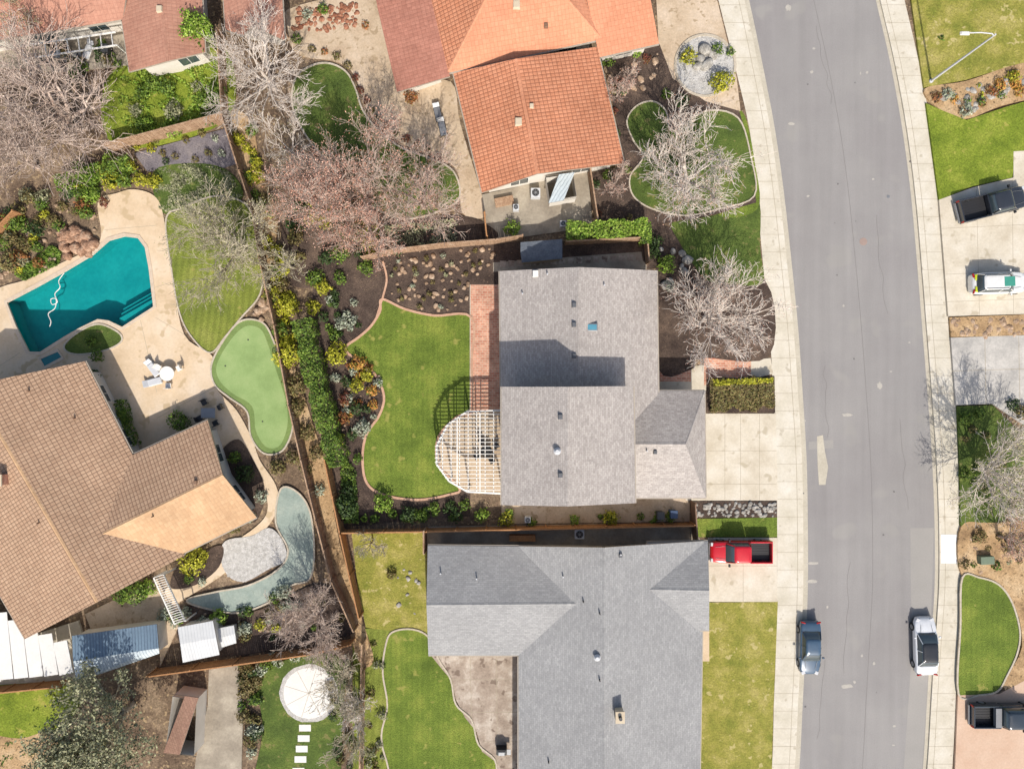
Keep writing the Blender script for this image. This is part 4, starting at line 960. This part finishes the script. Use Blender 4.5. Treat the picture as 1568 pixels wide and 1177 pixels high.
def car(name,x,y,ang,col,L=4.6,Wd=1.82,kind='sedan',roof=None,hoodc=None):
    p=W(x,y,1.0); par=empty(name,(p.x,p.y,0.0 if name=='parked_car' else GZ+.03)); par.rotation_euler=(0,0,ang)
    mat=paint(name+'_paint',col); h=L/2;w=Wd/2
    suv=kind=='suv'; zb=1.0 if suv else .9; top=1.65 if suv else 1.42
    st=[(-h,w*.72,zb-.3),(-h+.04,w*.84,zb-.08),(-h+.3,w*.95,zb+.02),(-h+.9,w,zb+.04),(-.4,w,zb+.02),(.8,w,zb),(h-1.0,w*.99,zb-.06),(h-.45,w*.94,zb-.14),(h-.1,w*.8,zb-.26),(h,w*.6,zb-.42)]
    carbody(par,mat,st)
    xb=-h+(.25 if suv else .75); xf=h-1.25; rb=-h+(.6 if suv else 1.35); rf=h-2.0
    hw=w*.87; rw_=w*.66
    V,F=loft([ringrr(xb,xf,hw,zb-.05,.25),ringrr(xb+.05,xf-.06,hw*.98,zb+.06,.25),ringrr((xb+rb*2)/3,(xf+rf*2)/3,rw_+(hw-rw_)*.3,zb+(top-zb)*.72,.25),ringrr(rb-.03,rf+.05,rw_*1.03,top-.06,.25)]); obj('windows',V,F,M['glass'],par,True)
    V,F=loft([ringrr(rb-.04,rf+.06,rw_*1.05,top-.07,.25),ringrr(rb,rf,rw_,top-.015,.25),ringrr(rb+.15,rf-.15,rw_*.82,top+.015,.2),ringrr(rb+.4,rf-.4,rw_*.5,top+.03,.15)]); obj('roof',V,F,roof or mat,par,True)
    for s_ in (-1,1):
        for xx,xt in ((xb+.1,rb),(xf-.05,rf),(-.25,-.25)):
            tube('pillar',[(xx,s_*hw*.99,zb+.02),(xt,s_*(rw_+.02),top-.05)],.035,mat,par)
        box('mirror',xf-.35,s_*(w+.09),zb+.02,.14,.2,.13,mat,0,par,.9,.03)
        box('headlight',h-.22,s_*w*.62,zb-.27,.3,.34,.09,M['lightgray'],-s_*.45,par,.9,.03)
        box('taillight',-h+.1,s_*w*.72,zb-.17,.12,.4,.16,red,s_*.25,par,.9,.03)
    box('underbody',0,0,.2,L*.9,Wd*.86,.25,M['dark'],0,par)
    for s_ in (-1,1): tube('hood_crease',[(xf,s_*w*.55,zb+.025),(h-.6,s_*w*.45,zb-.085)],.012,M['gray'],par)
    if suv:
        for s_ in (-1,1): tube('roof_rail',[(rb+.1,s_*rw_*.9,top+.04),(rf-.1,s_*rw_*.9,top+.04)],.025,M['dark'],par)
    if hoodc: 
        for s_ in (-1,1): box('decal_band',-h+.32,s_*w*.55,zb+.02,.35,.5,.04,hoodc,0,par,.9,.01)
        box('sunroof',.25,0,top+.005,.9,.8,.03,plain('sunroof_glass',C(70,150,130),.08,.9),0,par,1,.01)
    wheels(par,(-h+.85,h-.9),w)
    return par
def pickup(name,x,y,ang,col,L=5.4,Wd=1.9,bed='dark',cabl=1.6,rack=False):
    p=W(x,y,1.0); par=empty(name,(p.x,p.y,GZ+.03)); par.rotation_euler=(0,0,ang); mat=paint(name+'_paint',col); h=L/2;w=Wd/2; zb=1.08; top=1.78
    xc=h-1.35-cabl-.35
    st=[(xc-.02,w*.98,zb),(xc+.1,w,zb),(xc+.9,w,zb),(h-1.5,w,zb),(h-.7,w*.98,zb-.06),(h-.2,w*.93,zb-.12),(h-.03,w*.85,zb-.28),(h,w*.8,zb-.42)]
    carbody(par,mat,st)
    xf=h-1.2; rf=xf-.62; rb=xc+.18; hw=w*.88; rw_=w*.72
    V,F=loft([ringrr(xc+.04,xf,hw,zb-.05,.22),ringrr(xc+.06,xf-.06,hw*.98,zb+.06,.22),ringrr(rb-.05,rf+.05,rw_*1.03,top-.06,.22)]); obj('windows',V,F,M['glass'],par,True)
    V,F=loft([ringrr(rb-.06,rf+.06,rw_*1.05,top-.07,.22),ringrr(rb,rf,rw_,top-.01,.22),ringrr(rb+.15,rf-.15,rw_*.8,top+.02,.18)]); obj('roof',V,F,mat,par,True)
    for s_ in (-1,1):
        for xx,xt in ((xc+.08,rb),(xf-.05,rf)): tube('pillar',[(xx,s_*hw*.98,zb+.02),(xt,s_*(rw_+.02),top-.05)],.04,mat,par)
        box('mirror',xf-.3,s_*(w+.13),zb+.02,.16,.26,.2,M['dark'],0,par,.9,.03)
        box('headlight',h-.12,s_*w*.72,zb-.33,.22,.32,.16,M['lightgray'],0,par,.9,.03)
        box('bed_side',(xc-h)/2,s_*(w-.06),.35,xc+h-.02,.12,zb-.33,mat,0,par,1,.03)
        box('taillight',-h+.0,s_*(w-.08),.65,.06,.14,.3,red,0,par)
        tube('hood_crease',[(xf,s_*w*.6,zb+.025),(h-.4,s_*w*.5,zb-.05)],.012,M['gray'],par)
    box('tailgate',-h+.05,0,.4,.09,Wd-.26,zb-.4,mat,0,par,1,.02)
    box('bed_floor',(xc-h)/2,0,.5,xc+h-.1,Wd-.24,.08,M[bed],0,par)
    for i in range(7): box('bed_rib',(xc-h)/2,-w*.7+i*w*.233,.58,xc+h-.2,.05,.02,M[bed],0,par)
    if rack: box('tool_box',xc-.3,0,.85,.5,Wd-.3,.35,M['gray'],0,par,1,.02)
    box('front_bumper',h-.0,0,.4,.14,Wd*.86,.22,M['gray'],0,par,.95,.04); box('rear_bumper',-h-.08,0,.42,.14,Wd*.9,.16,M['gray'],0,par,.95,.03)
    box('underbody',0,0,.22,L*.92,Wd*.8,.2,M['dark'],0,par)
    wheels(par,(-h+1.05,h-.95),w,.37)
    return par
D=math.radians
car('parked_car',1243,994,D(-90.5),C(84,114,142,.55),4.6,1.8)
car('parked_car',1421,991,D(91.5),C(240,242,244,.8),4.9,1.9,roof=M['pano'])
pickup('red_pickup_truck',1135,845,D(180),C(206,26,42,.85),5.2,1.85)
pickup('black_pickup_truck',1521,312,D(14),(.03,.034,.042,1),5.7,1.95)
pickup('dark_pickup_truck',1540,1096,D(0),C(66,80,92,.5),5.6,1.9,rack=True)
car('white_suv',1531,433,D(2),C(242,242,238,.82),4.7,1.85,'suv',hoodc=plain('lime_vinyl',C(190,200,40),.4))
# ---------------------------------------------------------------- light, sky, camera
el=math.radians(44)
d=Vector((-.17,1,0)).normalized()*math.cos(el)+Vector((0,0,-math.sin(el)))
sd=bpy.data.lights.new('sun','SUN'); sd.energy=4.75; sd.angle=math.radians(.7); sd.color=(1,.94,.855)
so=bpy.data.objects.new('sun',sd); so.rotation_euler=d.to_track_quat('-Z','Y').to_euler(); scene.collection.objects.link(so)
wd_=bpy.data.worlds.new('World'); scene.world=wd_; wd_.use_nodes=True; nt=wd_.node_tree
sk=nt.nodes.new('ShaderNodeTexSky'); sk.sky_type='NISHITA'; sk.sun_disc=False; sk.sun_elevation=el; sk.sun_rotation=math.radians(170); sk.dust_density=3; sk.ozone_density=.5
nt.links.new(sk.outputs[0],nt.nodes['Background'].inputs[0]); nt.nodes['Background'].inputs[1].default_value=.15
cam=bpy.data.cameras.new('camera'); cam.lens=36*H/(1568*S); cam.sensor_width=36; cam.clip_end=1000
co=bpy.data.objects.new('camera',cam); co.location=(0,0,H); scene.collection.objects.link(co); scene.camera=co
scene.view_settings.view_transform='Standard'; scene.view_settings.look='None'; scene.view_settings.exposure=0
print('objects',len(bpy.data.objects))
